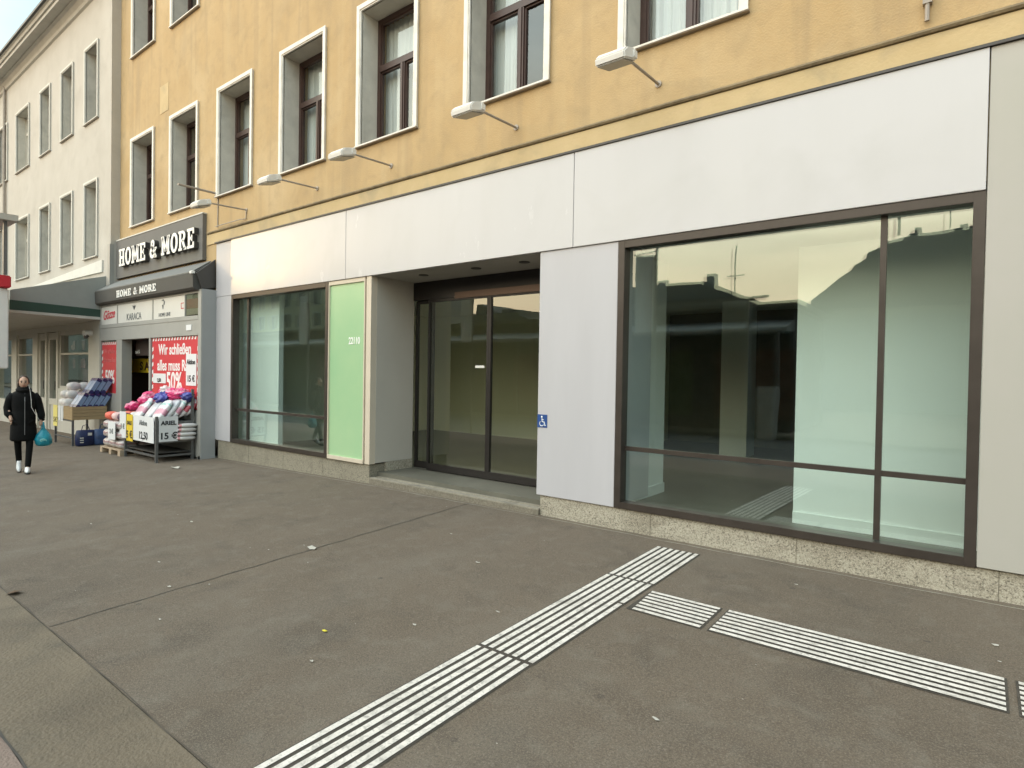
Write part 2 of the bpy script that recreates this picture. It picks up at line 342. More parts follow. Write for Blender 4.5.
# tar joint running from kerb to house, hairline joint in the concrete band
def ribbon(pts, w, dz=.003):
    mb = MB(); P = [Vector((x, y, 0)) for x, y in pts]
    for i in range(len(P)-1):
        d = (P[i+1]-P[i]).normalized(); n = Vector((-d.y, d.x, 0))*w/2*random.uniform(.7, 1.3)
        q = [P[i]-n, P[i+1]-n, P[i+1]+n, P[i]+n]; mb.face([(v.x, v.y, gz(v.x, v.y)+dz) for v in q])
    return mb
pts = [(-4.765-.24*t+.006*math.sin(t*60), -4.39+4.36*t) for t in [i/60 for i in range(61)]]
struct('tar_joint', ribbon(pts, .011), tar)
pts = [(x/4, -4.397+.006*math.sin(x*1.7)) for x in range(-160, 20)]
struct('kerb_joint', ribbon(pts, .006), mat('faint_joint', (.085, .068, .050), .8, var=.3, scale=6))
pts = [(x/4, -4.882+.005*math.sin(x*2.3)) for x in range(-160, 20)]
struct('paving_joint', ribbon(pts, .010, .004), tar)
for k, xx in enumerate((-5.35, -1.8)):
    struct('concrete_joint', ribbon([(xx+.01*math.sin(i), -4.88+.48*i/6) for i in range(7)], .004, .0045), tar)
# pale grout line along the plinth
struct('grout_line', ribbon([(-11.6+i*.2, -.075+.008*math.sin(i*1.9)) for i in range(70)], .014), mat('grout', (.30, .27, .21), .9, var=.25, scale=9))
# tactile guidance strips
def tactile(x0, x1, y0, y1, along, cut=None):
    b = sheet(x0-.012, x1+.012, y0-.012, y1+.012, .0035); struct('tactile_base', b, tact_b)
    n = 7; w = ((x1-x0) if along == 'y' else (y1-y0)); p = w/(n-.42); sw = p*.58
    mb = MB()
    for k in range(n):
        if along == 'y':
            a = x0+k*p; segs = [(y0, y1)]
            if cut and k == 6: segs = [(y0, cut-.012), (cut+.012, y1)]
            for s0, s1 in segs:
                st = [s0+(s1-s0)*i/max(1, round((s1-s0)/.4)) for i in range(max(1, round((s1-s0)/.4))+1)]
                for i in range(len(st)-1): mb.face([(a, st[i], gz(a, st[i])+.0075), (a+sw, st[i], gz(a, st[i])+.0075), (a+sw, st[i+1], gz(a, st[i+1])+.0075), (a, st[i+1], gz(a, st[i+1])+.0075)])
        else:
            a = y0+k*p; sl = .0
            if cut: sl = .0
            mb.face([(x0+(.03*(6-k)/6 if cut else 0), a, gz(x0, a)+.0075), (x1, a, gz(x1, a)+.0075), (x1, a+sw, gz(x1, a+sw)+.0075), (x0+(.03*(6-k)/6 if cut else 0), a+sw, gz(x0, a+sw)+.0075)])
    struct('tactile_stripes', mb, tact_w)
tactile(-2.375, -1.98, -1.235, -.29, 'y')
tactile(-2.38, -1.985, -2.832, -1.26, 'y', cut=-1.735)
tactile(-2.385, -1.99, -4.38, -2.86, 'y')
tactile(-1.925, -1.41, -1.775, -1.375, 'x', cut=1)
tactile(-1.35, .135, -1.77, -1.37, 'x')
tactile(.195, 1.7, -1.77, -1.37, 'x')

# ------------------------------------------------------------------ ochre building
OX0, OX1, OZ1 = -16.714, 7.2, 13.6
ob = thing('ochre_building', (-5, 0, 0), 'ochre rendered house with white trimmed windows above the vacant shop front', 'building')
WX = [-16.0, -13.87, -11.75, -9.53, -7.42, -5.24, -3.05, -.9, 1.25, 3.4]; WW = 1.30; TR = .075
rows = [(4.95, 7.02), (8.93, 11.0)]
holes = [(x+TR, x+WW-TR, a+.0, b-TR) for x in WX for a, b in rows]
mk('wall', holed_wall(OX0, OX1, 3.08, OZ1, .03, .52, holes), ochre, ob)
mk('wall_moulding', MB().extr([(.03, 4.318), (-.004, 4.308), (-.014, 4.288), (-.004, 4.27), (.03, 4.264)], -12.12, OX1), ochre_dark, ob)
mk('lower_wall_band', MB().box(-12.15, OX1, .012, .029, 4.06, 4.262), ochre_pale, ob)
mk('roof_cornice', MB().extr([(.03, 13.2), (-.2, 13.35), (-.5, 13.45), (-.5, 13.65), (.5, 13.7), (.5, 13.2)], OX0, OX1), ochre_pale, ob)
mk('roof', MB().extr([(-.5, 13.66), (5, 17.2), (10, 13.66)], OX0, OX1), mat('roof_tiles', (.22, .10, .07), .8, scale=8), ob)
mk('rear_wall', holed_wall(OX0, OX1, 3.3, 13.6, 9.6, 9.9, []), ochre, ob)  # ground storey left open so daylight reaches the added shop opening
mk('end_wall', MB().box(OX1-.25, OX1, .53, 9.59, -.4, 13.6), ochre, ob)
mk('wall_patch', MB().box(-14.43, -14.0, .024, .029, 7.22, 7.82), ochre_pale, ob, label='pale rectangular repair patch')
def make_window(par, x, z0, z1, w, reveal_m_, trim_m, yf=.03, depth=.36, frm=brown, transom=.62, curtain=True, tw=TR, twocase=True, name='window'):
    xa, xb, zt = x+tw, x+w-tw, z1-tw
    t = MB(); o = .028
    t.box(x, xa, yf-o, yf+.012, z0, z1); t.box(xb, x+w, yf-o, yf+.012, z0, z1); t.box(xa, xb, yf-o, yf+.012, zt, z1)
    t.box(x-.012, xa-.02, yf-o-.012, yf-o, z0, z1+.012); t.box(xb+.02, x+w+.012, yf-o-.012, yf-o, z0, z1+.012); t.box(xa-.02, xb+.02, yf-o-.012, yf-o, zt+.02, z1+.012)
    wn_ = mk(name, t, trim_m, par)
    rv = MB(); yb = yf+depth
    rv.box(xa, xa+.004, yf+.012, yb, z0, zt); rv.box(xb-.004, xb, yf+.012, yb, z0, zt); rv.box(xa+.004, xb-.004, yf+.012, yb, zt-.004, zt)
    mk('reveal', rv, reveal_m_, wn_)
    sl = MB(); sl.box(x-.02, x+w+.02, yf-.05, yf+.0, z0-.022, z0-.008); sl.box(xa+.004, xb-.004, yf, yb, z0, z0+.012)
    mk('sill', sl, sill_m, wn_); mk('sill_edge', MB().box(x-.02, x+w+.02, yf-.058, yf-.0505, z0-.014, z0+.006), trim_m, wn_)
    a, b, c, d = xa+.004, xb-.004, z0+.012, zt-.004; f = .07; zt2 = c+(d-c)*transom; mid = (a+b)/2
    fr = MB(); y0, y1 = yb-.07, yb
    fr.box(a, a+f, y0, y1, c, d); fr.box(b-f, b, y0, y1, c, d); fr.box(a+f, b-f, y0, y1, d-f, d); fr.box(a+f, b-f, y0, y1, c, c+f)
    fr.box(a+f, b-f, y0-.012, y1, zt2-.045, zt2+.045)
    if twocase: fr.box(mid-.045, mid+.045, y0-.008, y1, c+f, zt2-.045); fr.box(mid-.018, mid+.018, y0-.022, y0-.008, c+f, zt2-.045)
    # casement inner rims
    for (p, q, r_, s_) in ([(a+f, mid-.045, c+f, zt2-.045), (mid+.045, b-f, c+f, zt2-.045)] if twocase else [(a+f, b-f, c+f, zt2-.045)])+[(a+f, b-f, zt2+.045, d-f)]:
        g = .022; fr.box(p, p+g, y0+.014, y1-.01, r_, s_); fr.box(q-g, q, y0+.014, y1-.01, r_, s_); fr.box(p+g, q-g, y0+.014, y1-.01, r_, r_+g); fr.box(p+g, q-g, y0+.014, y1-.01, s_-g, s_)
    mk('window_frame', fr, frm, wn_)
    mk('pane', MB().face([(a+.02, yb-.03, c), (b-.02, yb-.03, c), (b-.02, yb-.03, d), (a+.02, yb-.03, d)]), glass_win, wn_)
    if curtain:
        cu = MB(); n = 34; rnd = random.Random(int(x*100)+int(z0*10)); w1 = rnd.choice([.42, .55, .8, 1.0]); u0 = rnd.choice([0, 1-w1])
        for i in range(n):
            u, v = u0+w1*i/n, u0+w1*(i+1)/n
            ya, yb2 = yb+.1+.018*math.sin(i*1.9), yb+.1+.018*math.sin((i+1)*1.9)
            cu.face([(a+(b-a)*u, ya, c), (a+(b-a)*v, yb2, c), (a+(b-a)*v, yb2, d), (a+(b-a)*u, ya, d)])
        mk('curtain', cu, curtain_m, wn_)
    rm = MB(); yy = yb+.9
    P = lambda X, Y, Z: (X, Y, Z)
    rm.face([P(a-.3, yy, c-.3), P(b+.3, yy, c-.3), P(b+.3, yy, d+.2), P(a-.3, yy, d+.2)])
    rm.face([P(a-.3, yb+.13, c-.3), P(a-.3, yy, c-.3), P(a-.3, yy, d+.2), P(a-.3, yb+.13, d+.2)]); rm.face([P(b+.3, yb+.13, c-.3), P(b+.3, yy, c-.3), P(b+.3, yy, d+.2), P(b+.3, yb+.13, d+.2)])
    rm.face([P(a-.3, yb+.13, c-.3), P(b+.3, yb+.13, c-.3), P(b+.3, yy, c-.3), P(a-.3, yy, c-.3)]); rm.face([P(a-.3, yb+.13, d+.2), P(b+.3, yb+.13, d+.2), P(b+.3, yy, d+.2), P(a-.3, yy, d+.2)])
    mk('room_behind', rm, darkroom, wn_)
    return wn_
for x in WX:
    for a, b in rows: make_window(ob, x, a, b, WW, reveal_m, trimw)

# ------------------------------------------------------------------ vacant shop front
sf = thing('vacant_shop_front', (-5.5, 0, 0), 'vacant shop front with white fascia, big dark framed windows and recessed sliding doors', 'shop front')
for a, b in ((-11.1, -7.604), (-7.598, -3.554), (-3.548, -.004)):
    mk('fascia_panel', MB().box(a, b, -.03, .03, 3.004, 4.035), fascia_m, sf, bevel=.003)
mk('fascia_cap', MB().box(-11.72, 7.1, -.045, .012, 4.037, 4.06), darkmetal, sf)
mk('cladding_panel', MB().box(-11.7, -11.104, -.012, .03, 3.004, 4.035), clad_m, sf, bevel=.003)
mk('cladding_panel', MB().box(-11.7, -11.104, -.01, .09, .245, 3.0), clad_low, sf, bevel=.003)
mk('cladding_panel', MB().box(-4.0, -3.004, -.01, .82, .225, 3.0), clad_m, sf, bevel=.003)
mk('cladding_panel', MB().box(.004, 1.5, -.022, .15, .235, 4.035), clad_right, sf, bevel=.003)
mk('cladding_panel', MB().box(1.504, 4.3, -.022, .15, .235, 4.035), clad_right, sf, bevel=.003)
mk('cladding_panel', MB().box(4.304, 7.1, -.022, .15, .235, 4.035), clad_right, sf, bevel=.003)
def plinth(x0, x1, zt, n, granite=granite):
    for i in range(n):
        a = x0+(x1-x0)*i/n; b = x0+(x1-x0)*(i+1)/n-.0015
        mk('plinth', MB().box(a, b, .012, .30, -.25, zt), granite, sf, bevel=.004)
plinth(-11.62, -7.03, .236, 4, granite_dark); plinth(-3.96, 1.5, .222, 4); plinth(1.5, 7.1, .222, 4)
def show_window(xa, xb, za, zb, mull, trans, fw_=.075, name='show_window'):
    w = MB(); y0, y1 = -.018, .11
    w.box(xa, xa+fw_, y0, y1, za, zb); w.box(xb-fw_, xb, y0, y1, za, zb); w.box(xa+fw_, xb-fw_, y0, y1, zb-fw_, zb); w.box(xa+fw_, xb-fw_, y0, y1, za, za+fw_*.9)
    o = mk(name, w, frame_m, sf, bevel=.003)
    b = MB(); m = .045
    for x in mull: b.box(x-m/2, x+m/2, .055, .10, za+fw_, zb-fw_)
    mk('mullion', b, frame_m, o); 
    t = MB(); t.box(xa+fw_, xb-fw_, .06, .098, trans-m/2, trans+m/2); mk('transom', t, frame_m, o)
    g = MB()
    i0, i1 = xa+fw_-.005, xb-fw_+.005
    g.face([(i0, .078, za+.05), (i1, .078, za+.05), (i1, .078, zb-.05), (i0, .078, zb-.05)]); mk('pane', g, glass_big, o)
    g = MB(); e = .0035
    g.face([(i0, .0965, za+.05), (i1, .0965+e*(i1-i0), za+.05), (i1, .0965+e*(i1-i0)+.006, zb-.05), (i0, .0965+.006, zb-.05)]); mk('inner_pane', g, glass_in, o)
    i = MB(); i.box(xa+.02, xb-.02, .125, .155, za+.0, za+.05); mk('inner_ledge', i, mat('grey_ledge', (.4, .42, .4), .4), o)
    return o
show_window(-3.0, .0, .225, 3.0, [-.645], .845)
show_window(-11.1, -8.05, .245, 3.0, [-10.62], .86)
# green glass panel with cream frame
gp = mk('green_panel', MB().box(-8.03, -7.17, .012, .06, .30, 2.94), green_m, sf)
fr = MB(); fr.box(-8.048, -8.03, -.012, .07, .25, 2.998); fr.box(-8.03, -7.17, -.012, .07, 2.94, 2.998); fr.box(-8.03, -7.15, -.02, .07, .245, .30); fr.box(-7.17, -7.15, -.012, .07, .30, 2.998)
mk('cream_frame', fr, cream_m, gp)
mk('profile_gap', MB().box(-7.15, -7.11, .02, .07, .25, 2.998), mat('bronze_gap', (.30, .25, .19), .5), gp)
mk('corner_profile', MB().box(-7.11, -7.004, -.014, .09, .25, 3.0), cream_m, sf)
text('lettering', '22110', .145, (-7.42, .010, 2.02), letter_w, gp, sx=.75, off=.003)
# entrance recess
mk('reveal_panel', MB().box(-7.1, -7.0, .092, .82, .26, 3.0), clad_beige, sf)
mk('reveal_plinth', MB().box(-7.09, -6.995, .302, .82, .05, .257), granite, sf)
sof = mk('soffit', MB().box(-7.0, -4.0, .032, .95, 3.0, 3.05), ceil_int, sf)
for x, y in ((-6.3, .35), (-5.3, .35), (-4.5, .35)):
    mk('downlight', MB().tube([(x, y, 3.0), (x, y, 2.992)], .07, 16), darkmetal, sof)
st = mk('entrance_step', MB().box(-7.0, -3.96, -.02, .5, -.25, .048), mat('dark_step_stone', (.17, .15, .115), .85, scale=30, var=.25, speck=(80, (.35, .31, .24), .5)), sf, bevel=.004)
tm = mat('step_tile', (.29, .26, .205), .7, scale=30, var=.2, dirt=((.12, .11, .09), .6, 4))
for i in range(4):
    y = -.018+i*.13
    mk('step_tile_row', MB().box(-6.99, -3.965, y, y+.095, .048, .062), tm, st)
mk('step_nosing', MB().box(-6.99, -3.965, .49, .515, .09, .112), mat('pale_nosing', (.5, .47, .4), .6), st)
mk('threshold', MB().box(-6.99, -3.965, .5, .95, -.1, .105), mat('threshold_stone', (.24, .215, .17), .7, var=.15, scale=10), sf)
mk('threshold_rail', MB().box(-6.99, -4.0, .77, .80, .105, .12), mat('aluminium_rail', (.5, .48, .44), .35, metal=.7), sf)
sdr = mk('sliding_door', MB().box(-6.995, -4.0, .80, .94, 2.72, 2.995), frame_black, sf)
mk('door_track', MB().box(-6.1, -4.0, .785, .80, 2.70, 2.79), mat('track_bronze', (.10, .065, .05), .35, metal=.5), sdr)
def leaf(xa, xb, y, name, top=2.715, bot=.125, f=.038):
    w = MB(); w.box(xa, xa+f, y, y+.05, bot, top); w.box(xb-f, xb, y, y+.05, bot, top); w.box(xa+f, xb-f, y, y+.05, top-.04, top); w.box(xa+f, xb-f, y, y+.05, bot, bot+.10)
    o = mk(name, w, frame_black, sdr); mk('pane', MB().face([(xa+f, y+.02, bot), (xb-f, y+.02, bot), (xb-f, y+.02, top), (xa+f, y+.02, top)]), glass_door, o); return o
leaf(-6.995, -6.62, .86, 'side_light'); a = leaf(-6.66, -5.447, .80, 'door_leaf'); leaf(-5.445, -4.2, .80, 'door_leaf'); leaf(-4.25, -4.0, .86, 'side_light')
mk('door_sticker', MB().box(-5.70, -5.53, .812, .816, 1.685, 1.72), white_m, a)
# interior of the shop
IX0, IX1, IY1 = -11.35, 5.0, 7.9
mk('interior_floor', MB().box(IX0, IX1, .16, IY1, .06, .12).box(-6.99, -4.0, .955, 1.2, .1, .1205), floor_int, sf)
mk('interior_ceiling', MB().box(IX0, IX1, .53, IY1, 3.06, 3.12).box(IX0, -7.02, .12, .525, 3.03, 3.06).box(-3.95, IX1, .12, .525, 3.03, 3.06), ceil_in, sf)
mk('interior_wall', MB().box(IX0, -5.9, 5.5, 5.6, .12, 3.06), wall_back, sf)
mk('interior_wall', holed_wall(-5.9, IX1, .12, 3.06, 7.8, 7.9, [(-.9, 4.6, .5, 2.8)]), mat('dark_back_wall', (.20, .20, .175), .85), sf)  # unseen opening added in this wall to let daylight into the room
mk('interior_wall', MB().box(-5.9, -5.8, 5.5, 7.8, .12, 3.06), wall_back, sf)
mk('interior_wall', MB().box(IX0-.1, IX0, .1, IY1, -.1, 3.1), wall_back, sf)
mk('interior_wall', MB().box(IX1, IX1+.1, .16, IY1, .0, 3.1), wall_back, sf)
mk('interior_wall', MB().box(-3.95, -3.2, .83, 1.67, .12, 3.05), wall_int, sf, label='pale wall return at the left inside the big window')
mk('skirting', MB().box(-3.2, -3.185, .16, 1.68, .12, .24).box(-3.95, -3.185, 1.671, 1.685, .12, .24), base_int, sf)
mk('wall_socket', MB().box(-3.2, -3.19, 1.05, 1.13, .62, .70), white_m, sf)
mk('interior_wall', MB().box(-3.3, -3.2, .16, .83, .12, 3.05), wall_int, sf)
mk('partition', MB().box(-1.50, 1.5, 1.05, 1.2, .12, 2.95), wall_int, sf, label='white partition wall close behind the glass')
mk('skirting', MB().box(-1.50, 1.5, 1.03, 1.05, .12, .235), base_int, sf)
mk('interior_pillar', MB().box(-3.93, -3.43, 5.9, 6.4, .12, 3.06), wall_int, sf)
mk('interior_pillar', MB().box(-11.3, -10.03, .33, .42, -.05, 3.03), wall_int, sf, label='pale square pillar close behind the left window')
mk('cable', MB().tube([(-4.25, 2.9, 3.05), (-4.27, 2.9, 2.2), (-4.25, 2.9, 1.6)], .012, 6).tube([(-4.27, 2.9, 1.6), (-4.34, 2.9, 1.0)], .008, 6).box(-4.30, -4.22, 2.86, 2.94, 1.56, 1.64).box(-4.42, -4.28, 2.86, 2.94, .93, 1.0), darkmetal, sf)
# wheelchair sign
ws = thing('accessibility_sign', (-3.955, -.016, 1.07), 'small blue sign with a white wheelchair symbol on the grey cladding panel', 'sign')
mk('plate', MB().box(-4.0+.0, -3.865, -.015, -.011, 1.0, 1.148), blue_sign, ws)
cx, cz, yy = -3.93, 1.045, -.0165
sy = MB(); arc = [(cx-.006+.028*math.cos(R(t)), cz+.028*math.sin(R(t))) for t in range(130, 345, 12)]
sy.tube([(x, yy, z) for x, z in arc], .0042, 6)
sy.tube([(cx-.004, yy, cz+.062), (cx, yy, cz+.02), (cx+.026, yy, cz+.02), (cx+.04, yy, cz-.022), (cx+.052, yy, cz-.018)], .0055, 6)
sy.tube([(cx-.003, yy, cz+.045), (cx+.022, yy, cz+.043)], .004, 6)
sy.tube([(cx-.006, yy+.002, cz+.078), (cx-.006, yy-.002, cz+.078)], .011, 12)
mk('wheelchair_symbol', sy, letter_w, ws)

# ------------------------------------------------------------------ wall lamps, rod, cables on ochre wall
def lamp_proto(x, label):
    t = thing('wall_lamp', (x, .03, 4.53), label, 'lamp', 'long armed spotlights above the shop fascia')
    w = -.68
    mk('arm', MB().tube([(x, .03, 4.53), (x, w, 4.50)], .014, 8).tube([(x, .03, 4.53), (x, .018, 4.53)], .035, 12), sill_m, t)
    M = Matrix.Translation((x-.05, -.76, 4.46)) @ Matrix.Rotation(R(14), 4, 'X')
    mk('lamp_head', MB().extr([(-.13, -.045), (-.13, .02), (-.06, .06), (.11, .07), (.12, -.03)], -.15, .15), lamp_w, t, bevel=.012)
    h = t.children[-1]
    h.data.transform(Matrix.Translation(Vector(t.location)).inverted() @ M @ Matrix.Translation(Vector(t.location)))
    mk('lens', MB().box(-.13, .13, -.12, .10, -.052, -.044, M), lamp_lens, t)
    mk('bracket', MB().box(x-.02, x+.11, -.72, -.66, 4.46, 4.52), lamp_w, t)
    return t
lx = [-2.61, -4.41, -6.65, -8.44]
lb = ['nearest arm spotlight, right above the large show window', 'arm spotlight right of the doorway, second from the right', 'arm spotlight above the sliding door, third from the right', 'arm spotlight above the left show window, fourth from the right']
L0 = lamp_proto(lx[0], lb[0])
for x, l in zip(lx[1:], lb[1:]): dup(L0, (x, .03, 4.53), label=l)
L5 = dup(L0, (-10.65, .03, 4.53), label='farthest arm spotlight, beside the dark shop sign board, with hanging cable')
mk('rod_holder', MB().tube([(-11.8, .03, 5.03), (-11.8, -.68, 5.03)], .022, 8).tube([(-11.8, .03, 5.03), (-11.8, .01, 5.03)], .05, 10), sill_m, label='thin grey rod sticking out of the ochre wall above the shop sign', cat='rod')
mk('wall_cable', MB().tube([(-11.72, .02, 5.0), (-11.73, .02, 4.36)], .01, 6), sill_m, label='thin cable running down the ochre wall to the moulding, left piece', cat='cable')
mk('wall_cable', MB().tube([(-10.65, .02, 4.50), (-10.65, .015, 4.37), (-10.8, -.03, 4.365), (-11.7, -.03, 4.365)], .009, 6), sill_m, label='thin cable dropping from the farthest spotlight onto the moulding', cat='cable')
mk('wall_conduit', MB().tube([(-.39, .0, 4.37), (-.39, .0, 4.52), (-.39, .02, 5.6)], .016, 8).box(-.42, -.36, -.02, .03, 4.50, 4.55), sill_m, label='thin upright conduit on the ochre wall at the top right', cat='pipe')

# ------------------------------------------------------------------ neighbouring store: sign, awning, front
HX0, HX1, HY = -17.05, -11.7, -.29
sb = thing('sign_board', (-14.4, -.02, 3.78), 'large dark grey sign board with raised white slab letters', 'sign')
mk('board', MB().box(-16.70, -12.2, -.05, .028, 3.78, 4.69), sign_grey, sb)
mk('top_edge', MB().box(-16.70, -12.19, -.06, .028, 4.69, 4.715), greytrim, sb)
mk('side_post', MB().box(-16.86, -16.71, -.19, -.10, 3.62, 4.62), shop_grey, sb)
# slab-serif letters drawn in a unit cell (height 1)
def slab(ch):
    r = MB(); B = lambda a, b, c, d: r.box(a, b, 0, 1, c, d); s = .2
    def seg(x0, z0, x1, z1, w):
        d = Vector((x1-x0, z1-z0)); n = Vector((-d.y, d.x)).normalized()*w/2
        q = [(x0-n.x, z0-n.y), (x1-n.x, z1-n.y), (x1+n.x, z1+n.y), (x0+n.x, z0+n.y)]
        r.loft([[(x, 0, z) for x, z in q], [(x, 1, z) for x, z in q]])
    def ring(cx, cz, rx, rz, ix, iz, a0=0, a1=360):
        n = 20; P = [a0+(a1-a0)*i/n for i in range(n+1)]
        for i in range(n):
            a, b = R(P[i]), R(P[i+1]); q = [(cx+rx*math.cos(a), cz+rz*math.sin(a)), (cx+rx*math.cos(b), cz+rz*math.sin(b)), (cx+ix*math.cos(b), cz+iz*math.sin(b)), (cx+ix*math.cos(a), cz+iz*math.sin(a))]
            r.loft([[(x, 0, z) for x, z in q], [(x, 1, z) for x, z in q]])
    if ch == 'H':
        w = .86
        for x in (.1, .56): B(x, x+s, .12, .88); B(x-.1, x+s+.1, 0, .13); B(x-.1, x+s+.1, .87, 1)
        B(.3, .56, .42, .57)
    elif ch == 'O': w = .84; ring(.42, .5, .42, .52, .19, .36)
    elif ch == 'M':
        w = 1.06
        for x in (.08, .78): B(x, x+s, .12, .88); B(x-.08, x+s+.08, 0, .13)
        B(0, .24, .87, 1); B(.82, 1.06, .87, 1); seg(.2, .97, .53, .2, .2); seg(.86, .97, .53, .2, .2)
    elif ch == 'E':
        w = .78; B(.1, .3, .12, .88); B(0, .74, 0, .14); B(0, .74, .86, 1); B(.3, .5, .43, .57); B(.6, .74, .14, .3); B(.6, .74, .7, .86); B(.46, .56, .34, .66)
    elif ch == 'R':
        w = .88; B(.1, .3, .12, .88); B(0, .4, 0, .13); B(0, .45, .87, 1); B(.3, .45, .44, .56); ring(.44, .72, .32, .28, .12, .13, -90, 90); seg(.45, .5, .72, .06, .19); B(.6, .88, 0, .13)
    elif ch == '&':
        w = .86; ring(.36, .76, .22, .24, .07, .1); ring(.33, .28, .33, .3, .13, .13, 60, 330); seg(.24, .66, .74, .06, .17); seg(.55, .2, .76, .5, .12); B(.62, .88, .46, .56); B(.6, .86, 0, .12)
    else: w = .42
    return r, w
def slab_text(s, x0, x1, zb, h, yf, yb, m, parent, name, gap=.1):
    cells = [slab(c) for c in s]; tot = sum(w for _, w in cells)+gap*(len(s)-1); k = (x1-x0)/tot; x = x0
    for (r, w), c in zip(cells, s):
        if r.v:
            r.v = [(x+v[0]*k, yf+(yb-yf)*v[1], zb+v[2]*h) for v in r.v]; o = mk(name, r, m, parent)
            if yb-yf > .05:
                q = MB(); q.v = [(v[0]+.0, yf+.012 if abs(v[1]-yf) < 1e-5 else yb+.0, v[2]) for v in r.v]; q.f = list(r.f)
                q.v = [(xx, yy, zz) for xx, yy, zz in q.v]
                o2 = mk('letter_return', q, letter_side, o)
                # enlarge by nothing in front: returns sit behind the white face
                for v in o.data.vertices:
                    if v.co.y > (yf+.01)-root_loc(parent).y: v.co.y = (yf+.0105)-root_loc(parent).y
        x += (w+gap)*k
slab_text('HOME & MORE', -16.24, -12.34, 4.02, .40, -.15, -.051, letter_w, sb, 'letter')
aw = thing('awning', (-14.5, -.1, 3.14), 'dark folding awning cassette with small white lettering over the store entrance', 'awning')
mk('cassette', MB().extr([(-.40, 3.16), (-.41, 3.43), (-.36, 3.46), (-.02, 3.70), (-.02, 3.14), (-.36, 3.12)], -17.2, -11.8), awn_m, aw)
mk('cover', MB().extr([(-.40, 3.462), (-.03, 3.725), (-.03, 3.705), (-.40, 3.442)], -17.1, -11.86), awn_cl, aw)
mk('edge_cap', MB().box(-11.87, -11.79, -.44, -.36, 3.41, 3.47), letter_w, aw, bevel=.01)
mk('side_bracket', MB().extr([(-.0, 3.74), (.012, 3.2), (-.25, 3.14), (-.36, 3.43)], -11.797, -11.75), darkmetal, aw)
slab_text('HOME & MORE', -15.6, -13.45, 3.21, .155, -.414, -.400, letter_w, aw, 'letter')
hs = thing('neighbour_store_front', (-14.4, HY, -.15), 'grey store front with white logo panels and open doorway under the dark awning', 'shop front')
f = MB()
f.box(HX0, HX1, HY, .02, 3.07, 3.13); f.box(HX0, HX0+.09, HY, -.1, -.3, 3.07); f.box(HX1-.13, HX1, HY, -.1, -.3, 3.07)
f.box(HX0+.09, HX1-.13, HY+.004, -.1, 2.26, 2.62); f.box(HX0+.09, HX1-.13, HY-.004, HY+.004, 2.56, 2.64); f.box(HX0+.09, HX1-.13, HY-.004, HY+.004, 2.26, 2.30)
f.box(-15.95, -15.62, HY, -.08, -.3, 2.26); f.box(-14.10, -14.02, HY, -.1, -.3, 2.26)
for x in (-15.93, -13.95, -12.42): f.box(x, x+.04, HY, -.1, 2.64, 3.07)
mk('frame', f, shop_grey, hs)
mk('side_cladding', MB().box(HX1, HX1+.012, HY+.01, -.012, -.18, 3.135), shop_side, hs)
mk('side_foot', MB().box(HX1-.1, HX1+.02, HY+.0, -.012, -.25, -.06), shop_side, hs)
mk('stall_riser', MB().box(HX0+.09, -15.95, HY+.01, -.2, -.35, 1.0), shop_grey, hs); mk('stall_riser', MB().box(-14.02, HX1-.13, HY+.01, -.2, -.35, .8), shop_grey, hs)
p1 = mk('logo_panel', MB().box(-16.95, -15.94, HY+.01, HY+.02, 2.645, 3.065), panel_w, hs)
p2 = mk('logo_panel', MB().box(-15.885, -13.955, HY+.01, HY+.02, 2.645, 3.065), panel_w, hs)
p3 = mk('logo_panel', MB().box(-13.905, -12.43, HY+.01, HY+.02, 2.645, 3.065), panel_w, hs)
text('script_logo', 'Gözze', .30, (-16.45, HY+.006, 2.78), red_ink, p1, shear=.35, off=.006, rot=.06, sx=.95)
text('wordmark', 'KARACA', .22, (-14.95, HY+.006, 2.69), grey_ink, p2, sx=.95)
mk('emblem', MB().tube([(-15.0, HY+.004, 3.0), (-14.93, HY+.004, 2.92), (-14.86, HY+.004, 3.0)], .009, 5).tube([(-14.96, HY+.004, 3.0), (-14.93, HY+.004, 2.96), (-14.9, HY+.004, 3.0)], .007, 5), grey_ink, p2)
text('wordmark', 'HOME LINE', .11, (-13.35, HY+.006, 2.69), grey_ink, p3)
mk('emblem', MB().tube([(-13.46, HY+.004, 3.02), (-13.40, HY+.004, 3.035), (-13.35, HY+.004, 2.99), (-13.37, HY+.004, 2.93)], .010, 5).tube([(-13.42, HY+.004, 2.93), (-13.42, HY+.004, 2.84)], [.018, .004], 5), grey_ink, p3)
mk('red_mark', MB().box(-12.58, -12.46, HY+.004, HY+.008, 2.80, 2.815).box(-12.58, -12.46, HY+.004, HY+.008, 2.905, 2.92).box(-12.58, -12.565, HY+.004, HY+.008, 2.815, 2.905), red_ink, p3)
mk('fanlight', MB().box(-12.37, -11.84, HY+.02, HY+.03, 2.66, 3.06), olive_m, hs)
mk('fanlight_pane', MB().box(-12.37, -11.84, HY+.012, HY+.014, 2.66, 3.06), glass_win, hs)
for (a, b) in ((HX0+.09, -15.95), (-14.02, HX1-.13)):
    mk('window_pane', MB().box(a, b, HY+.04, HY+.045, .8, 2.26), glass_win, hs)
iw = MB(); iw.box(HX0, HX1, 3.5, 3.6, -.3, 3.1); iw.box(HX0-.1, HX0, -.1, 3.5, -.3, 3.1); iw.box(HX1, HX1+.06, .1, 3.5, -.3, 3.1)
mk('inner_walls', iw, mat('dark_store', (.10, .06, .045), .8, var=.3), hs)
mk('inner_floor', MB().box(HX0, HX1, -.28, 3.5, -.2, -.09), floor_int, hs); mk('inner_ceiling', MB().box(HX0, HX1, .02, 3.5, 3.0, 3.06), darkroom, hs)
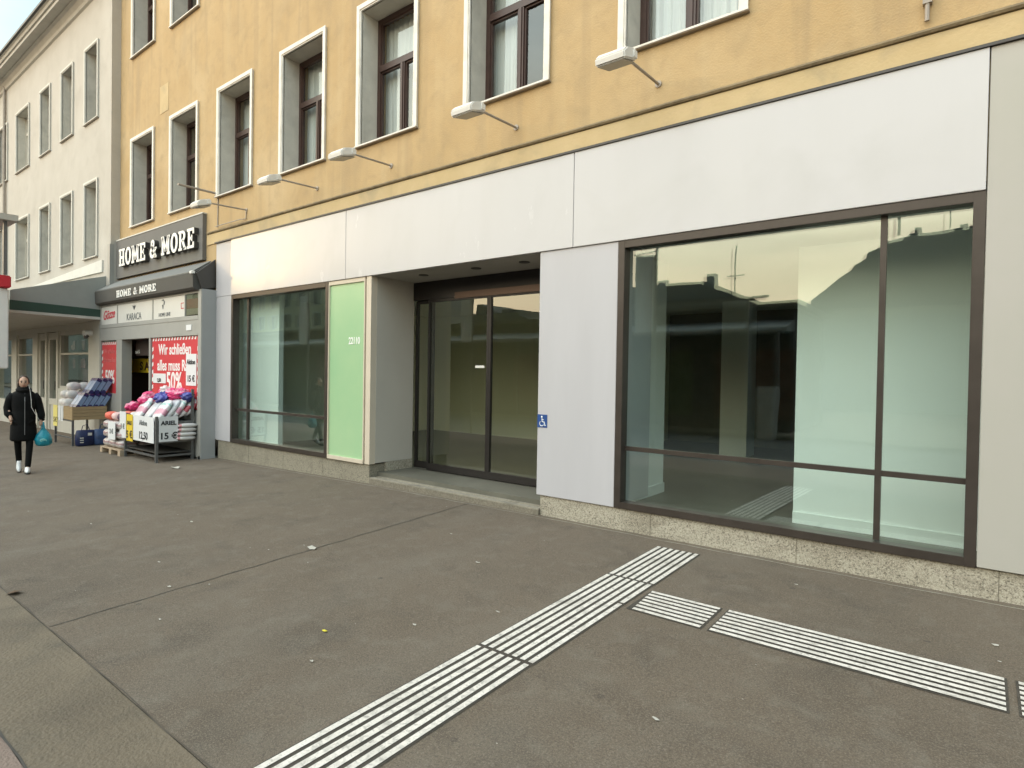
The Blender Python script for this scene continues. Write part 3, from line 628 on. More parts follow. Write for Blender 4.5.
mk('dark_lintel', MB().box(-15.6, -14.1, .0, .06, 1.9, 2.26), mat('lintel_brown', (.045, .03, .025), .5), hs)
ys = thing('sale_banner', (-15.6, .28, 1.5), 'yellow sale banner with dark capital letters hanging inside the doorway', 'banner')
mk('banner_sheet', MB().box(-16.85, -14.2, .28, .284, 1.50, 1.84), yellow_m, ys)
text('lettering', 'S A L E', .27, (-15.55, .276, 1.57), mat('brown_print', (.06, .02, .015), .6), ys, off=.008, sx=1.45)
text('door_lettering', 'sale%', .12, (-15.5, .0-.004, 1.95), panel_w, hs)
# posters
def poster(x0, x1, z0, z1, label):
    t = thing('poster', ((x0+x1)/2, HY, z0), label, 'poster')
    y = HY+.036
    mk('sheet', MB().box(x0, x1, y-.006, y, z0, z1), red_poster, t)
    st = MB(); w = .065; n = int((x1-x0)/.13)
    for i in range(n):
        a = x0+i*.13+.02; st.loft([[(a, y-.009, z1-w), (a+.06, y-.009, z1-w), (a+.09, y-.009, z1), (a+.03, y-.009, z1)], [(a, y-.007, z1-w), (a+.06, y-.007, z1-w), (a+.09, y-.007, z1), (a+.03, y-.007, z1)]])
    m = int((z1-z0)/.16)
    for i in range(m):
        b = z0+i*.16+.02
        for a in (x0, x1-w): st.loft([[(a, y-.009, b), (a+w, y-.009, b+.03), (a+w, y-.009, b+.11), (a, y-.009, b+.08)], [(a, y-.007, b), (a+w, y-.007, b+.03), (a+w, y-.007, b+.11), (a, y-.007, b+.08)]])
    mk('striped_border', st, letter_w, t)
    return t, y-.008
t, y = poster(-14.0, -11.84, .82, 2.25, 'large red closing sale poster with white text, right of the doorway')
text('line', 'Wir schließen', .31, (-12.92, y, 1.90), letter_w, t, off=.006, sx=.86)
text('line', 'alles muss Raus', .31, (-12.90, y, 1.57), letter_w, t, off=.006, sx=.86)
text('percent', '50%', .52, (-12.93, y, 1.17), letter_w, t, off=.012, sx=.82)
t, y = poster(-16.95, -15.97, .95, 2.22, 'narrow red poster with white text, left of the doorway')
text('line', 'Wir schließen', .16, (-16.46, y, 1.95), mat('pale_red_print', (.66, .16, .16), .5), t, sx=.75)
text('line', 'alles muss Raus', .16, (-16.46, y, 1.74), mat('pale_red_print2', (.66, .16, .16), .5), t, sx=.75)
text('percent', '50%', .44, (-16.44, y, 1.24), letter_w, t, off=.01, sx=.8)
def card(name, x0, x1, z0, z1, y, m, lines, label, axis='y', xf=None, cat='price card', group=None):
    if axis == 'y': mb = MB().box(x0, x1, y, y+.006, z0, z1); c = ((x0+x1)/2, y, z0)
    else: mb = MB().box(xf-.006, xf, x0, x1, z0, z1); c = (xf, (x0+x1)/2, z0)
    t = thing(name, c, label, cat, group); mk('card', mb, m, t)
    for s, size, zz, mm in lines:
        at = ((x0+x1)/2, y-.003, zz) if axis == 'y' else (xf+.003, (x0+x1)/2, zz)
        text('print', s, size, at, mm, t, axis=axis, off=.004)
    return t
yc = HY+.02
card('price_card', -13.93, -13.30, 1.30, 1.50, yc, card_m, [('2,50', .10, 1.33, black_ink)], 'white paper notice taped on the lower left of the large red poster')
card('price_card', -12.37, -11.93, 1.28, 1.90, yc, card_m, [('Aktion', .13, 1.70, black_ink), ('15 €', .17, 1.36, black_ink)], 'white paper notice taped at the right edge of the large red poster')
card('small_notice', -12.32, -12.10, 2.36, 2.47, HY-.006, card_m, [], 'tiny white notice on the grey beam above the large red poster', cat='notice')

# ------------------------------------------------------------------ goods
def softbox(w, d, h, n=6, p=3.2, rnd=None, crump=0.0):
    """pillow-like packet centred in x,y with its foot at z=0"""
    bm = bmesh.new(); bmesh.ops.create_cube(bm, size=2); bmesh.ops.subdivide_edges(bm, edges=bm.edges, cuts=n, use_grid_fill=True)
    rnd = rnd or random
    ph = [rnd.uniform(0, 6) for _ in range(6)]
    mb = MB()
    for v in bm.verts:
        x, y, z = v.co; l = (abs(x)**p+abs(y)**p+abs(z)**p)**(1/p); x, y, z = x/l, y/l, z/l
        # sealed ends: flatten towards top and foot
        t = abs(z)**3; y *= (1-.45*t)
        if crump:
            q = 1+crump*(math.sin(7*x+ph[0])*math.sin(6*z+ph[1])+.7*math.sin(11*y+9*z+ph[2])*math.sin(8*x+ph[3])); x *= q; y *= q; z *= q
        mb.v.append((x*w/2, y*d/2, (z+1)*h/2))
    mb.f = [tuple(v.index for v in f.verts) for f in bm.faces]; bm.free(); return mb
def printed(name, base, band, z0, z1, h, extra=None):
    """packet print: a coloured band and blotchy logo in object space (z up the packet)"""
    m = bpy.data.materials.new(name); m.use_nodes = True; t = m.node_tree; N = t.nodes; b = N['Principled BSDF']; K = t.links.new
    c = N.new('ShaderNodeTexCoord'); s = N.new('ShaderNodeSeparateXYZ'); K(c.outputs['Object'], s.inputs[0])
    n = N.new('ShaderNodeTexNoise'); n.inputs['Scale'].default_value = 16; n.inputs['Detail'].default_value = 3; K(c.outputs['Object'], n.inputs['Vector'])
    ad = N.new('ShaderNodeMath'); ad.operation = 'MULTIPLY_ADD'; ad.inputs[1].default_value = h*.35; K(n.outputs[0], ad.inputs[0]); K(s.outputs[2], ad.inputs[2])
    r = N.new('ShaderNodeValToRGB'); r.color_ramp.interpolation = 'CONSTANT'
    mr = N.new('ShaderNodeMapRange'); mr.inputs[2].default_value = h*1.35; K(ad.outputs[0], mr.inputs[0]); K(mr.outputs[0], r.inputs[0])
    e = r.color_ramp.elements; e[0].color = (*base, 1); e[1].position = z0; e[1].color = (*band, 1); q = e.new(z1); q.color = (*base, 1)
    if extra: q = e.new(min(.95, z1+.15)); q.color = (*extra, 1); q = e.new(min(.98, z1+.22)); q.color = (*base, 1)
    K(r.outputs[0], b.inputs['Base Color']); b.inputs['Roughness'].default_value = .35
    return m
pk_white = printed('packet_white_pink', (.70, .70, .70), (.62, .30, .38), .35, .55, .45, (.35, .55, .5))
pk_white2 = printed('packet_white_red', (.72, .69, .68), (.60, .12, .15), .40, .60, .45, (.70, .35, .4))
pk_grey = printed('packet_silver', (.50, .52, .54), (.62, .62, .62), .3, .6, .45)
pk_pink = printed('packet_pink', (.72, .045, .19), (.80, .30, .42), .4, .55, .3)
pk_blue = printed('packet_blue', (.03, .035, .20), (.06, .07, .33), .4, .6, .3)
pk_box = printed('blue_carton', (.022, .02, .10), (.20, .27, .42), .30, .85, .34, (.10, .02, .08))
pk_flat = printed('packet_flat', (.62, .60, .58), (.55, .25, .27), .3, .5, .1, (.62, .6, .56))
pk_pack = printed('paper_pack', (.50, .46, .44), (.35, .22, .22), .45, .6, .2)
pk_whitepack = mat('white_pack', (.74, .70, .67), .5, scale=9, var=.12, dirt=((.55, .35, .35), .5, 12))
def good(name, mb, m, loc, rot, label, cat, group, smooth=True):
    o = mk(name, mb, m, smooth=smooth, label=label, cat=cat, group=group)
    for v in o.data.vertices: v.co += Vector(o.location)
    o.location = loc; o.rotation_euler = rot; return o
def again(o, loc, rot, label):
    c = o.copy(); C.objects.link(c); c.location = loc; c.rotation_euler = rot; c['label'] = label; return c

# --- steel display stand (front right)
AX0, AX1, AY0, AY1 = -13.36, -11.90, -.98, -.35
sa = thing('display_stand', (-12.6, -.66, gz(-12.6, -.66)), 'low grey steel stand full of detergent bags at the corner of the store', 'display stand')
for x, y, zt in ((AX0, AY0, .70), (AX1, AY0, .72), (AX0, AY1, .95), (AX1, AY1, 1.22)):
    mk('leg', MB().box(x-.022, x+.022, y-.022, y+.022, gz(x, y), zt), steel, sa)
rl = MB()
for z in (-.02, .24, .60):
    rl.box(AX0+.022, AX1-.022, AY0-.015, AY0+.015, z-.015, z+.02); rl.box(AX0+.022, AX1-.022, AY1-.015, AY1+.015, z-.015, z+.02)
    rl.box(AX0-.015, AX0+.015, AY0+.022, AY1-.022, z-.015, z+.02); rl.box(AX1-.015, AX1+.015, AY0+.022, AY1-.022, z-.015, z+.02)
mk('rails', rl, steel, sa)
mk('shelf', MB().box(AX0+.03, AX1-.03, AY0+.03, AY1-.03, .225, .25), steel, sa)
mk('shelf', MB().box(AX0+.03, AX1-.30, AY0+.03, AY1-.03, .585, .61), steel, sa)
mk('shelf', MB().box(AX0+.03, AX1-.03, AY0+.03, AY1-.03, .03, .045), darkmetal, sa)
xe = AX1+.03
card('price_card', AY0+.03, AY0+.36, .25, .715, 0, card_m, [('ARIEL', .105, .56, black_ink), ('15 €', .165, .30, black_ink)], 'white price card reading 15 euro on the right end of the steel stand', axis='x', xf=xe)
card('price_card', -12.90, -11.95, .22, .70, AY0-.03, card_m, [('Aktion', .13, .53, grey_ink), ('12,50', .19, .27, black_ink)], 'white price card on the front of the steel stand, next to the yellow cards')
card('price_card', -13.22, -12.92, .18, .70, AY0-.035, yellow_m, [('SALE', .10, .50, black_ink), ('5 €', .2, .24, black_ink)], 'bright yellow price card on the front of the steel stand')
card('price_card', -13.56, -13.24, .22, .74, AY0-.04, card_m, [('3 €', .14, .4, grey_ink)], 'tall white card at the left front corner of the steel stand')
o = card('price_card', -14.0, -13.62, .16, .52, AY0-.10, card_m, [('2 €', .13, .28, grey_ink)], 'tilted white paper card leaning on the pallet goods')
mats = [pk_white2, pk_white, pk_grey, pk_white, pk_white2, pk_white2]
protos = {}
ord_ = ['first', 'second', 'third', 'fourth', 'fifth']
rk = ['nearest', 'middle', 'farthest']
for ix, x in enumerate((-12.12, -12.55, -12.98)):
    for iy in range(5):
        mm = [pk_white, pk_grey, pk_white, pk_white2, pk_white2][(iy+ix) % 5]
        y = -.93+iy*.125; lab = '%s detergent bag from the street in the %s leaning row on the steel stand' % (ord_[iy], rk[ix])
        loc = (x+random.uniform(-.02, .02), y, .615+.02*iy); rot = (R(-38+random.uniform(-5, 5)), R(random.uniform(-4, 4)), R(random.uniform(-4, 4)))
        if mm.name not in protos: protos[mm.name] = good('detergent_bag', softbox(.37, .11, .48, rnd=random), mm, loc, rot, lab, 'detergent bag', 'detergent bags leaning on the steel stand')
        else: again(protos[mm.name], loc, rot, lab)
fb = good('detergent_bag', softbox(.30, .09, .36, n=5), pk_flat, (0, 0, 0), (0, 0, 0), 'x', 'detergent bag', 'flat bags stacked at the end of the steel stand')
for k in range(4):
    loc = (-11.86-.06, -.66+.01*k, .295+.078*k); lab = ['bottom', 'second lowest', 'second highest', 'topmost'][k]+' flat lying detergent bag in the pile at the stand end'
    rot = (R(-90), R(random.uniform(-3, 3)), R(random.uniform(-3, 3)))
    if k == 0: fb.location = loc; fb.rotation_euler = rot; fb['label'] = lab
    else: again(fb, loc, rot, lab)
pp = None; bb = None
def crumpled(mm, loc, s, lab, grp, nm):
    return good(nm, softbox(.30*s, .26*s, .22*s, crump=.17, n=10, p=2.4), mm, loc, (R(random.uniform(-25, 25)), R(random.uniform(-25, 25)), random.uniform(0, 6)), lab, 'laundry packet', grp)
for k, (x, y, z, s) in enumerate([(-12.15, -.42, 1.02, .95), (-12.3, -.56, 1.0, .75), (-12.55, -.45, 1.04, .85), (-12.95, -.45, 1.02, .95), (-13.15, -.62, .94, .9), (-13.05, -.78, .88, .75), (-13.25, -.88, .76, .8)]):
    crumpled(pk_pink, (x, y, z), s, 'bright pink packet, %s from the right on top of the bags' % ['first', 'second', 'third', 'fourth', 'fifth', 'sixth', 'seventh'][k], 'pink packets on the steel stand', 'pink_packet')
for k, (x, y, z, s) in enumerate([(-12.0, -.40, .98, .8), (-12.45, -.64, .94, .8), (-12.7, -.56, .96, .85), (-12.35, -.42, .95, .8)]):
    crumpled(pk_blue, (x, y, z), s, 'dark blue packet, %s from the right among the pink ones' % ['first', 'third', 'fourth', 'second'][k], 'blue packets on the steel stand', 'blue_packet')
crumpled(pk_whitepack, (-12.75, -.50, 1.08), .8, 'single white packet poking up between the pink packets on the steel stand', 'white packets', 'white_packet')

# --- pallet with packs
pt = thing('wooden_pallet', (-13.95, -.68, gz(-13.95, -.68)), 'small wooden pallet on the pavement carrying stacked packs', 'pallet')
g0 = gz(-13.95, -.68); pb = MB()
for y in (-1.06, -.86, -.66, -.46): pb.box(-14.5, -13.42, y, y+.12, g0+.10, g0+.122)
mk('deck_boards', pb, pallet_w, pt); pb = MB()
for x in (-14.5, -14.01, -13.54): mk('runner', MB().box(x, x+.12, -1.06, -.34, g0+.0, g0+.02), pallet_w, pt)
for x in (-14.5, -14.01, -13.54):
    for y in (-1.06, -.76, -.46): mk('block', MB().box(x, x+.12, y, y+.12, g0+.02, g0+.10), pallet_w, pt)
pk = None; n = 0
for lz in range(3):
    for ix in range(3):
        for iy in range(2):
            loc = (-14.29+ix*.345, -.88+iy*.34, g0+.125+lz*.185)
            lab = '%s pack from the left, %s row, %s layer of the pallet stack' % (ord_[ix], ['front', 'rear'][iy], ['bottom', 'middle', 'top'][lz]); rot = (0, 0, R(random.uniform(-3, 3)))
            if pk is None: pk = good('wrapped_pack', softbox(.34, .33, .183, n=5, p=5), pk_pack, loc, rot, lab, 'pack', 'wrapped packs stacked on the pallet')
            else: again(pk, loc, rot, lab)
tops = [(-14.25, -.92, 'orange red', srgb(225, 110, 90)), (-13.95, -.90, 'pale pink', srgb(225, 190, 185)), (-13.63, -.90, 'dark purple', srgb(80, 50, 75)), (-14.2, -.6, 'coral', srgb(220, 120, 100)), (-13.85, -.6, 'white', srgb(215, 215, 210)), (-13.5, -.62, 'pale teal', srgb(120, 175, 170))]
for x, y, nm, c in tops:
    good('folded_pack', softbox(.27, .24, .17, n=4, p=4), mat('pack_'+nm.replace(' ', '_'), c, .5, scale=12, var=.25), (x, y, g0+.125+.555), (0, 0, R(random.uniform(-12, 12))), nm+' folded pack lying on top of the pallet stack', 'pack', 'coloured packs topping the pallet')

# --- wooden table with blue cartons
BX0, BX1, BY0, BY1 = -17.45, -16.22, -1.06, -.42
tb = thing('display_table', (-16.9, -.75, gz(-16.9, -.75)), 'display table with a wooden box front carrying blue cartons, left of the doorway', 'table')
for x in (BX0, BX1):
    for y in (BY0, BY1): mk('leg', MB().box(x-.02, x+.02, y-.02, y+.02, gz(x, y), .40 if x == BX1 else .66), steel, tb)
mk('rails', MB().box(BX0+.02, BX1-.02, BY0-.014, BY0+.014, -.03, .0).box(BX0+.02, BX1-.02, BY0-.012, BY0+.012, .36, .40), steel, tb)
bx = MB(); bx.box(-16.80, BX1+.03, BY0-.02, BY0, .40, .70); bx.box(BX1+.01, BX1+.03, BY0, BY1, .40, .70); bx.box(-16.80, -16.78, BY0, BY1, .40, .70); bx.box(-16.80, BX1+.03, BY1, BY1+.02, .40, .70); bx.box(-16.78, BX1+.01, BY0, BY1, .62, .64)
mk('wooden_box', bx, wood, tb); 
sl = MB()
for z in (.475, .55, .625): sl.box(BX1+.0301, BX1+.0312, BY0, BY1+.02, z, z+.006)
mk('board_gaps', sl, tar, tb)
mk('table_top', MB().box(BX0, -16.81, BY0, BY1, .64, .67), white_m, tb)
cb = None
for tier, (ys_, z0) in enumerate((([-.98+.118*i for i in range(5)], .65), ([-.72+.12*i for i in range(3)], .99))):
    for iy, y in enumerate(ys_):
        for ix, x in enumerate((-16.34, -16.56)):
            loc = (x, y, z0); rot = (R(-30), 0, 0); lab = '%s blue carton from the street, %s tier, %s rank on the wooden box' % (ord_[iy], ['lower', 'upper'][tier], ['near', 'far'][ix])
            if cb is None: cb = good('blue_carton', MB().box(-.10, .10, -.045, .045, 0, .40), pk_box, loc, rot, lab, 'carton', 'blue cartons leaning on the wooden box', smooth=False)
            else: again(cb, loc, rot, lab)
wp = None
for k, (x, y, z) in enumerate([(-17.28, -.9, .67), (-17.02, -.9, .67), (-17.28, -.62, .67), (-17.02, -.62, .67), (-17.26, -.88, .86), (-17.02, -.84, .86), (-17.2, -.60, .86), (-17.1, -.80, 1.05), (-17.12, -.58, 1.05)]):
    lab = '%s of the white padded packs heaped on the table top' % ['front left lowest', 'front right lowest', 'rear left lowest', 'rear right lowest', 'front left middle', 'front right middle', 'rear middle', 'front topmost', 'rear topmost'][k]
    if wp is None: wp = good('white_pack', softbox(.26, .27, .2, p=3, crump=.03), pk_whitepack, (x, y, z), (0, 0, .1), lab, 'pack', 'white packs on the table')
    else: again(wp, (x, y, z), (0, 0, random.uniform(-.3, .3)), lab)
card('price_card', -17.52, -17.22, .20, .70, BY0-.03, paleyel, [('5 €', .16, .3, black_ink)], 'pale yellow price card on the left front of the table')
card('price_card', -17.14, -17.0, .36, .70, BY0-.03, card_m, [], 'narrow white card hanging on the table front, left one', group=None)
card('price_card', -16.96, -16.82, .34, .70, BY0-.03, card_m, [], 'narrow white card hanging on the table front, beside the wooden box')
def shopping_bag(loc, m, lab, stripes):
    t = thing('shopping_bag', loc, lab, 'bag'); x, y, z = loc
    def ring(h, w, d): return [(x+d*math.cos(a)*(1 if abs(math.cos(a)) < .9 else .95), y+w*math.copysign(abs(math.sin(a))**.6, math.sin(a)), z+h) for a in [2*math.pi*i/16 for i in range(16)]]
    mk('bag_body', MB().loft([ring(0, .16, .09), ring(.03, .19, .11), ring(.2, .2, .11), ring(.33, .18, .07), ring(.36, .17, .045)]), m, t, smooth=True)
    mk('handle', MB().tube([(x+.03, y-.08, z+.35), (x+.035, y-.06, z+.46), (x+.03, y+.03, z+.49), (x+.03, y+.08, z+.35)], .009, 6), m, t)
    if stripes: mk('print', MB().box(x+.108, x+.114, y-.13, y-.06, z+.08, z+.10).box(x+.108, x+.114, y-.13, y-.06, z+.13, z+.15).box(x+.108, x+.114, y-.13, y-.06, z+.18, z+.2).box(x+.108, x+.114, y+.02, y+.1, z+.24, z+.30), panel_w, t)
navy = mat('navy_bag', (.012, .02, .07), .5, scale=9, var=.5); navy2 = mat('blue_bag', (.035, .065, .15), .5, scale=9, var=.5)
shopping_bag((-16.05, -.87, gz(-16, -.87)), navy, 'navy shopping bag with white print standing under the wooden box', True)
shopping_bag((-16.02, -.53, gz(-16, -.5)), navy2, 'faded blue shopping bag standing right of the navy one', False)

# ------------------------------------------------------------------ grey building
GY = -.168
gb = thing('grey_building', (-24, GY, 0), 'pale grey rendered house with white cornice and plain deep windows', 'building')
gup = [(-27.2, -26.08, 0), (-25.05, -23.55, 1), (-22.43, -21.43, 0), (-20.47, -19.45, 0), (-18.55, -17.57, 0)]
gholes = []
for r_, (za, zb) in enumerate(((7.90, 9.84), (4.42, 6.38))):
    for a, b, wide in gup+[(-29.4, -28.4, 0), (-31.6, -30.6, 0), (-33.8, -32.8, 0)]: gholes.append((a+.06, b-.06, za, zb-.06))
mk('wall', holed_wall(-40, -16.715, 3.0, 11.0, GY, .45, gholes), greyren, gb)
for za, zb in ((7.90, 9.84), (4.42, 6.38)):
    for a, b, wide in gup+[(-29.4, -28.4, 0), (-31.6, -30.6, 0), (-33.8, -32.8, 0)]:
        make_window(gb, a, za, zb, b-a, reveal_m, greytrim, yf=GY, depth=.30, frm=(creamframe if wide else mat('grey_sash', (.30, .28, .25), .5)), curtain=True, tw=.06, twocase=bool(wide), transom=.7)
prof = [(GY, 10.95), (GY-.05, 10.98), (GY-.07, 11.06), (GY-.14, 11.15), (GY-.20, 11.17), (GY-.20, 11.20), (GY-.40, 11.21), (GY-.40, 11.30), (GY-.44, 11.31), (GY-.46, 11.38), (GY-.50, 11.40), (.4, 11.40), (.4, 10.95)]
mk('cornice', MB().extr(prof, -40, -16.715), cornice_m, gb)
mk('gutter', MB().extr([(GY-.48, 11.402), (GY-.55, 11.42), (GY-.55, 11.49), (GY-.49, 11.49)], -40, -16.72), darkmetal, gb)
mk('roof', MB().extr([(GY-.45, 11.405), (5, 14.5), (10.5, 11.405)], -40, -16.72), mat('slate_roof', (.12, .12, .12), .7), gb)
mk('downpipe', MB().tube([(-26.3, GY-.06, 11.2), (-26.3, GY-.06, 4.0)], .045, 8), sill_m, gb)
# ground floor of the grey building
PM = [(-18.1, -17.2), (-20.8, -20.65), (-21.85, -21.7), (-23.1, -22.6), (-25.5, -24.9), (-28.2, -27.7), (-31, -30.5), (-34, -33.5)]
mk('corner_pier', MB().box(-17.9, -17.08, GY-.10, .4, -.5, 3.0), creamframe, gb)
for a, b in PM[1:]: mk('shop_pier', MB().box(a, b, GY-.02, .3, -.8, 2.62), creamframe, gb)
mk('shop_beam', MB().box(-40, -17.9, GY, .3, 2.62, 3.0), creamframe, gb)
for a, b, zs in ((-20.65, -18.1, 1.0), (-24.9, -23.1, .4), (-27.7, -25.5, .4), (-30.5, -28.2, .4), (-33.5, -31, .4)):
    mk('window_parapet', MB().box(a, b, GY-.01, .26, -.8, zs), creamframe, gb)
    w_ = mk('window_sash', MB().box(a, b, GY+.03, .02, 2.5, 2.62).box(a, b, GY+.03, .02, zs, zs+.07).box(a, a+.07, GY+.03, .02, zs+.07, 2.5).box(b-.07, b, GY+.03, .02, zs+.07, 2.5).box(a+.07, b-.07, GY+.04, .02, 1.95, 2.0), creamframe, gb)
    mk('shop_glazing', MB().box(a+.07, b-.07, -.06, -.055, zs+.05, 2.5), glass_win, w_)
for a, b in ((-21.7, -20.8), (-22.6, -21.85)):
    a1, b1 = (a, b)
    dr = MB(); dr.box(a1, a1+.11, GY+.03, .0, -.5, 2.6); dr.box(b1-.11, b1, GY+.03, .0, -.5, 2.6); dr.box(a1+.11, b1-.11, GY+.03, .0, 2.4, 2.6); dr.box(a1+.11, b1-.11, GY+.03, .0, .5, .68); dr.box(a1+.11, b1-.11, GY+.06, -.02, -.5, .5)
    d_ = mk('door', dr, creamframe, gb); mk('handle', MB().tube([(b1-.05, GY-.03, .95), (b1-.05, GY-.03, 1.2)], .015, 6), darkmetal, d_)
    mk('door_pane', MB().box(a1+.11, b1-.11, -.06, -.055, .68, 2.4), glass_win, d_)
mk('rear_room', MB().box(-40, -17.1, 2.4, 2.5, -.6, 3.0).box(-17.25, -17.1, .45, 2.4, -.6, 3.), mat('store_backdrop', (.16, .13, .10), .8, scale=2.2, col2=(.42, .36, .27), dirt=((.35, .05, .07), .6, 1.4)), gb)
mk('rear_room_floor', MB().box(-40, -17.1, .3, 2.4, -.6, -.15), floor_int, gb); mk('rear_room_ceiling', MB().box(-40, -17.1, .3, 2.4, 2.9, 3.0), ceil_int, gb)
for k in range(10):
    x = -18.75-.5*k-(3.6 if k > 3 else 0)
    h = random.uniform(1.0, 1.6); mk('window_display', MB().box(x, x+.4, .3, .6, -.1, h).box(x+.05, x+.3, .3, .55, h+.0, h+.35), mat('display_goods', (random.uniform(.2, .6), random.uniform(.15, .5), random.uniform(.15, .4)), .6, scale=8, var=.4), gb)
mk('sign_band', MB().loft([[(-24.2, GY-.035, 4.02), (-17.2, GY-.035, 3.98), (-17.2, GY-.035, 4.28), (-24.2, GY-.035, 4.04)], [(-24.2, GY-.001, 4.02), (-17.2, GY-.001, 3.98), (-17.2, GY-.001, 4.28), (-24.2, GY-.001, 4.04)]]), greytrim, gb)
# canopy
cn = thing('shop_canopy', (-22, -1.1, 2.8), 'deep sloping grey canopy with a dark green band over the neighbouring shop window', 'canopy')
mk('canopy_cover', MB().extr([(GY-.002, 3.86), (-2.02, 3.30), (-2.02, 3.08), (GY-.002, 3.02)], -34, -17.0), canopy_m, cn)
mk('green_band', MB().extr([(GY-.002, 3.018), (-2.03, 3.078), (-2.03, 2.86), (GY-.002, 2.84)], -34, -16.99), canopy_green, cn)
mk('white_edge', MB().extr([(GY-.002, 2.838), (-2.05, 2.858), (-2.05, 2.80), (GY-.002, 2.775)], -34, -16.985), cornice_m, cn)
cc = thing('security_camera', (-17.6, GY-.2, 2.3), 'small white security camera on the pier between the two shops', 'camera')
mk('housing', MB().tube([(-17.65, GY-.10, 2.47), (-17.62, GY-.28, 2.45)], .075, 12), white_m, cc); mk('dome', MB().tube([(-17.62, GY-.22, 2.40), (-17.6, GY-.25, 2.33)], [.06, .035], 12), darkmetal, cc)
# light box hanging at the canopy corner (left edge of the picture)
lbx = thing('projecting_sign', (-16.85, -2.34, gz(-17, -2.35)), 'white projecting sign box with a red top at the left edge', 'sign')
mk('sign_box', MB().box(-17.0, -16.0, -2.42, -2.25, 1.55, 3.22), white_m, lbx, bevel=.02)
mk('red_top', MB().box(-17.0, -15.9, -2.44, -2.23, 3.23, 3.48), mat('red_plastic', (.55, .02, .035), .4), lbx, bevel=.02)
mk('post', MB().box(-15.95, -15.89, -2.36, -2.30, 3.49, 4.6), steel, lbx)
mk('cap', MB().box(-17.1, -15.75, -2.5, -2.15, 4.6, 4.72), cornice_m, lbx)
mk('support', MB().box(-16.9, -16.8, -2.38, -2.3, gz(-17, -2.35), 1.55), darkmetal, lbx)

# ------------------------------------------------------------------ litter
paper = mat('paper_scrap', (.46, .43, .37), .8, var=.1)
def scrap(x, y, s, m, lab, grp=None, cat='litter'):
    mb = MB(); z = gz(x, y)+.006; n = 7; a0 = random.uniform(0, 6)
    P = [(x+s*random.uniform(.55, 1)*math.cos(a0+i*2*math.pi/n)*1.5, y+s*random.uniform(.4, .8)*math.sin(a0+i*2*math.pi/n), z+random.uniform(0, s*.35)) for i in range(n)]
    c = (x, y, z+s*.2)
    for i in range(n): mb.face([P[i], P[(i+1) % n], c])
    mk('paper_scrap', mb, m, label=lab, cat=cat, group=grp)
scrap(-4.89, -2.35, .055, paper, 'crumpled white paper scrap lying on the tar joint in mid pavement')
scrap(-10.95, -1.05, .09, paper, 'flat white paper strip on the pavement in front of the steel stand')
scrap(-3.28, -3.32, .022, mat('yellow_scrap', (.7, .6, .05), .6), 'tiny bright yellow scrap on the pavement left of the tactile strip')
mk('dry_leaf', MB().face([(-5.75, -4.36, gz(-5.75, -4.36)+.008), (-5.66, -4.33, gz(-5.7, -4.3)+.02), (-5.62, -4.39, gz(-5.6, -4.4)+.03), (-5.70, -4.42, gz(-5.7, -4.4)+.008)]), mat('brown_leaf', (.10, .055, .025), .8), label='curled brown leaf lying on the joint between asphalt and concrete at the left', cat='leaf')
for k, (x, y) in enumerate([(-4.3, -3.9), (-4.9, -3.6), (-2.9, -2.9), (-2.6, -2.4), (-5.6, -3.4), (-6.8, -2.6), (-3.4, -1.7), (-1.2, -2.9), (-.4, -3.3), (.1, -.9), (-4.2, -1.2), (-7.6, -3.3), (-1.1, -.55), (-3.0, -3.6)]):
    scrap(x, y, random.uniform(.011, .02), paper, 'small pale flat scrap trodden into the asphalt pavement', 'small scraps of litter')
for i in range(34):
    x = random.uniform(-9, 1.2); y = random.uniform(-4.3, -.3)
    if -2.5 < x < -1.9 or (x > -1.9 and -1.85 < y < -1.3): continue
    scrap(x, y, random.uniform(.004, .010), paper, 'tiny pale speck of litter on the asphalt pavement', 'specks of litter')

# ------------------------------------------------------------------ walking woman with a bag
skin_m = mat('skin', (.50, .31, .22), .55, var=.06); hair_m = mat('brown_hair', (.05, .03, .018), .6, scale=30, var=.4)
coat_m = mat('black_coat', (.005, .005, .005), .85, spec=.2, scale=10, var=.4, bump=.3, bscale=12); trouser_m = mat('black_trousers', (.006, .006, .006), .9, spec=.2)
shoe_m = mat('white_trainers', (.75, .75, .74), .6); sole_m = mat('dark_sole', (.03, .03, .03), .7)
def skinned(name, V, E_, Rr, m, parent, root=0, lv=2, extra=None):
    me = bpy.data.meshes.new('s'); me.from_pydata(V, E_, []); o = bpy.data.objects.new('s', me); C.objects.link(o)
    o.modifiers.new('skin', 'SKIN'); sb_ = o.modifiers.new('sub', 'SUBSURF'); sb_.levels = sb_.render_levels = lv
    for i, r in enumerate(Rr):
        d = me.skin_vertices[0].data[i]; d.radius = (r if isinstance(r, tuple) else (r, r)); d.use_root = (i == root)
    dg = bpy.context.evaluated_depsgraph_get(); dg.update(); ev = bpy.data.meshes.new_from_object(o.evaluated_get(dg)); bpy.data.objects.remove(o)
    mb = MB(); mb.v = [tuple(v.co) for v in ev.vertices]; mb.f = [tuple(p.vertices) for p in ev.polygons]
    if extra: k = len(mb.v); mb.v += extra.v; mb.f += [tuple(i+k for i in f) for f in extra.f]
    return mk(name, mb, m, parent, smooth=True)
pr = thing('person', (0, 0, 0), 'person in a long black coat and white trainers walking past, carrying a turquoise bag', 'person')
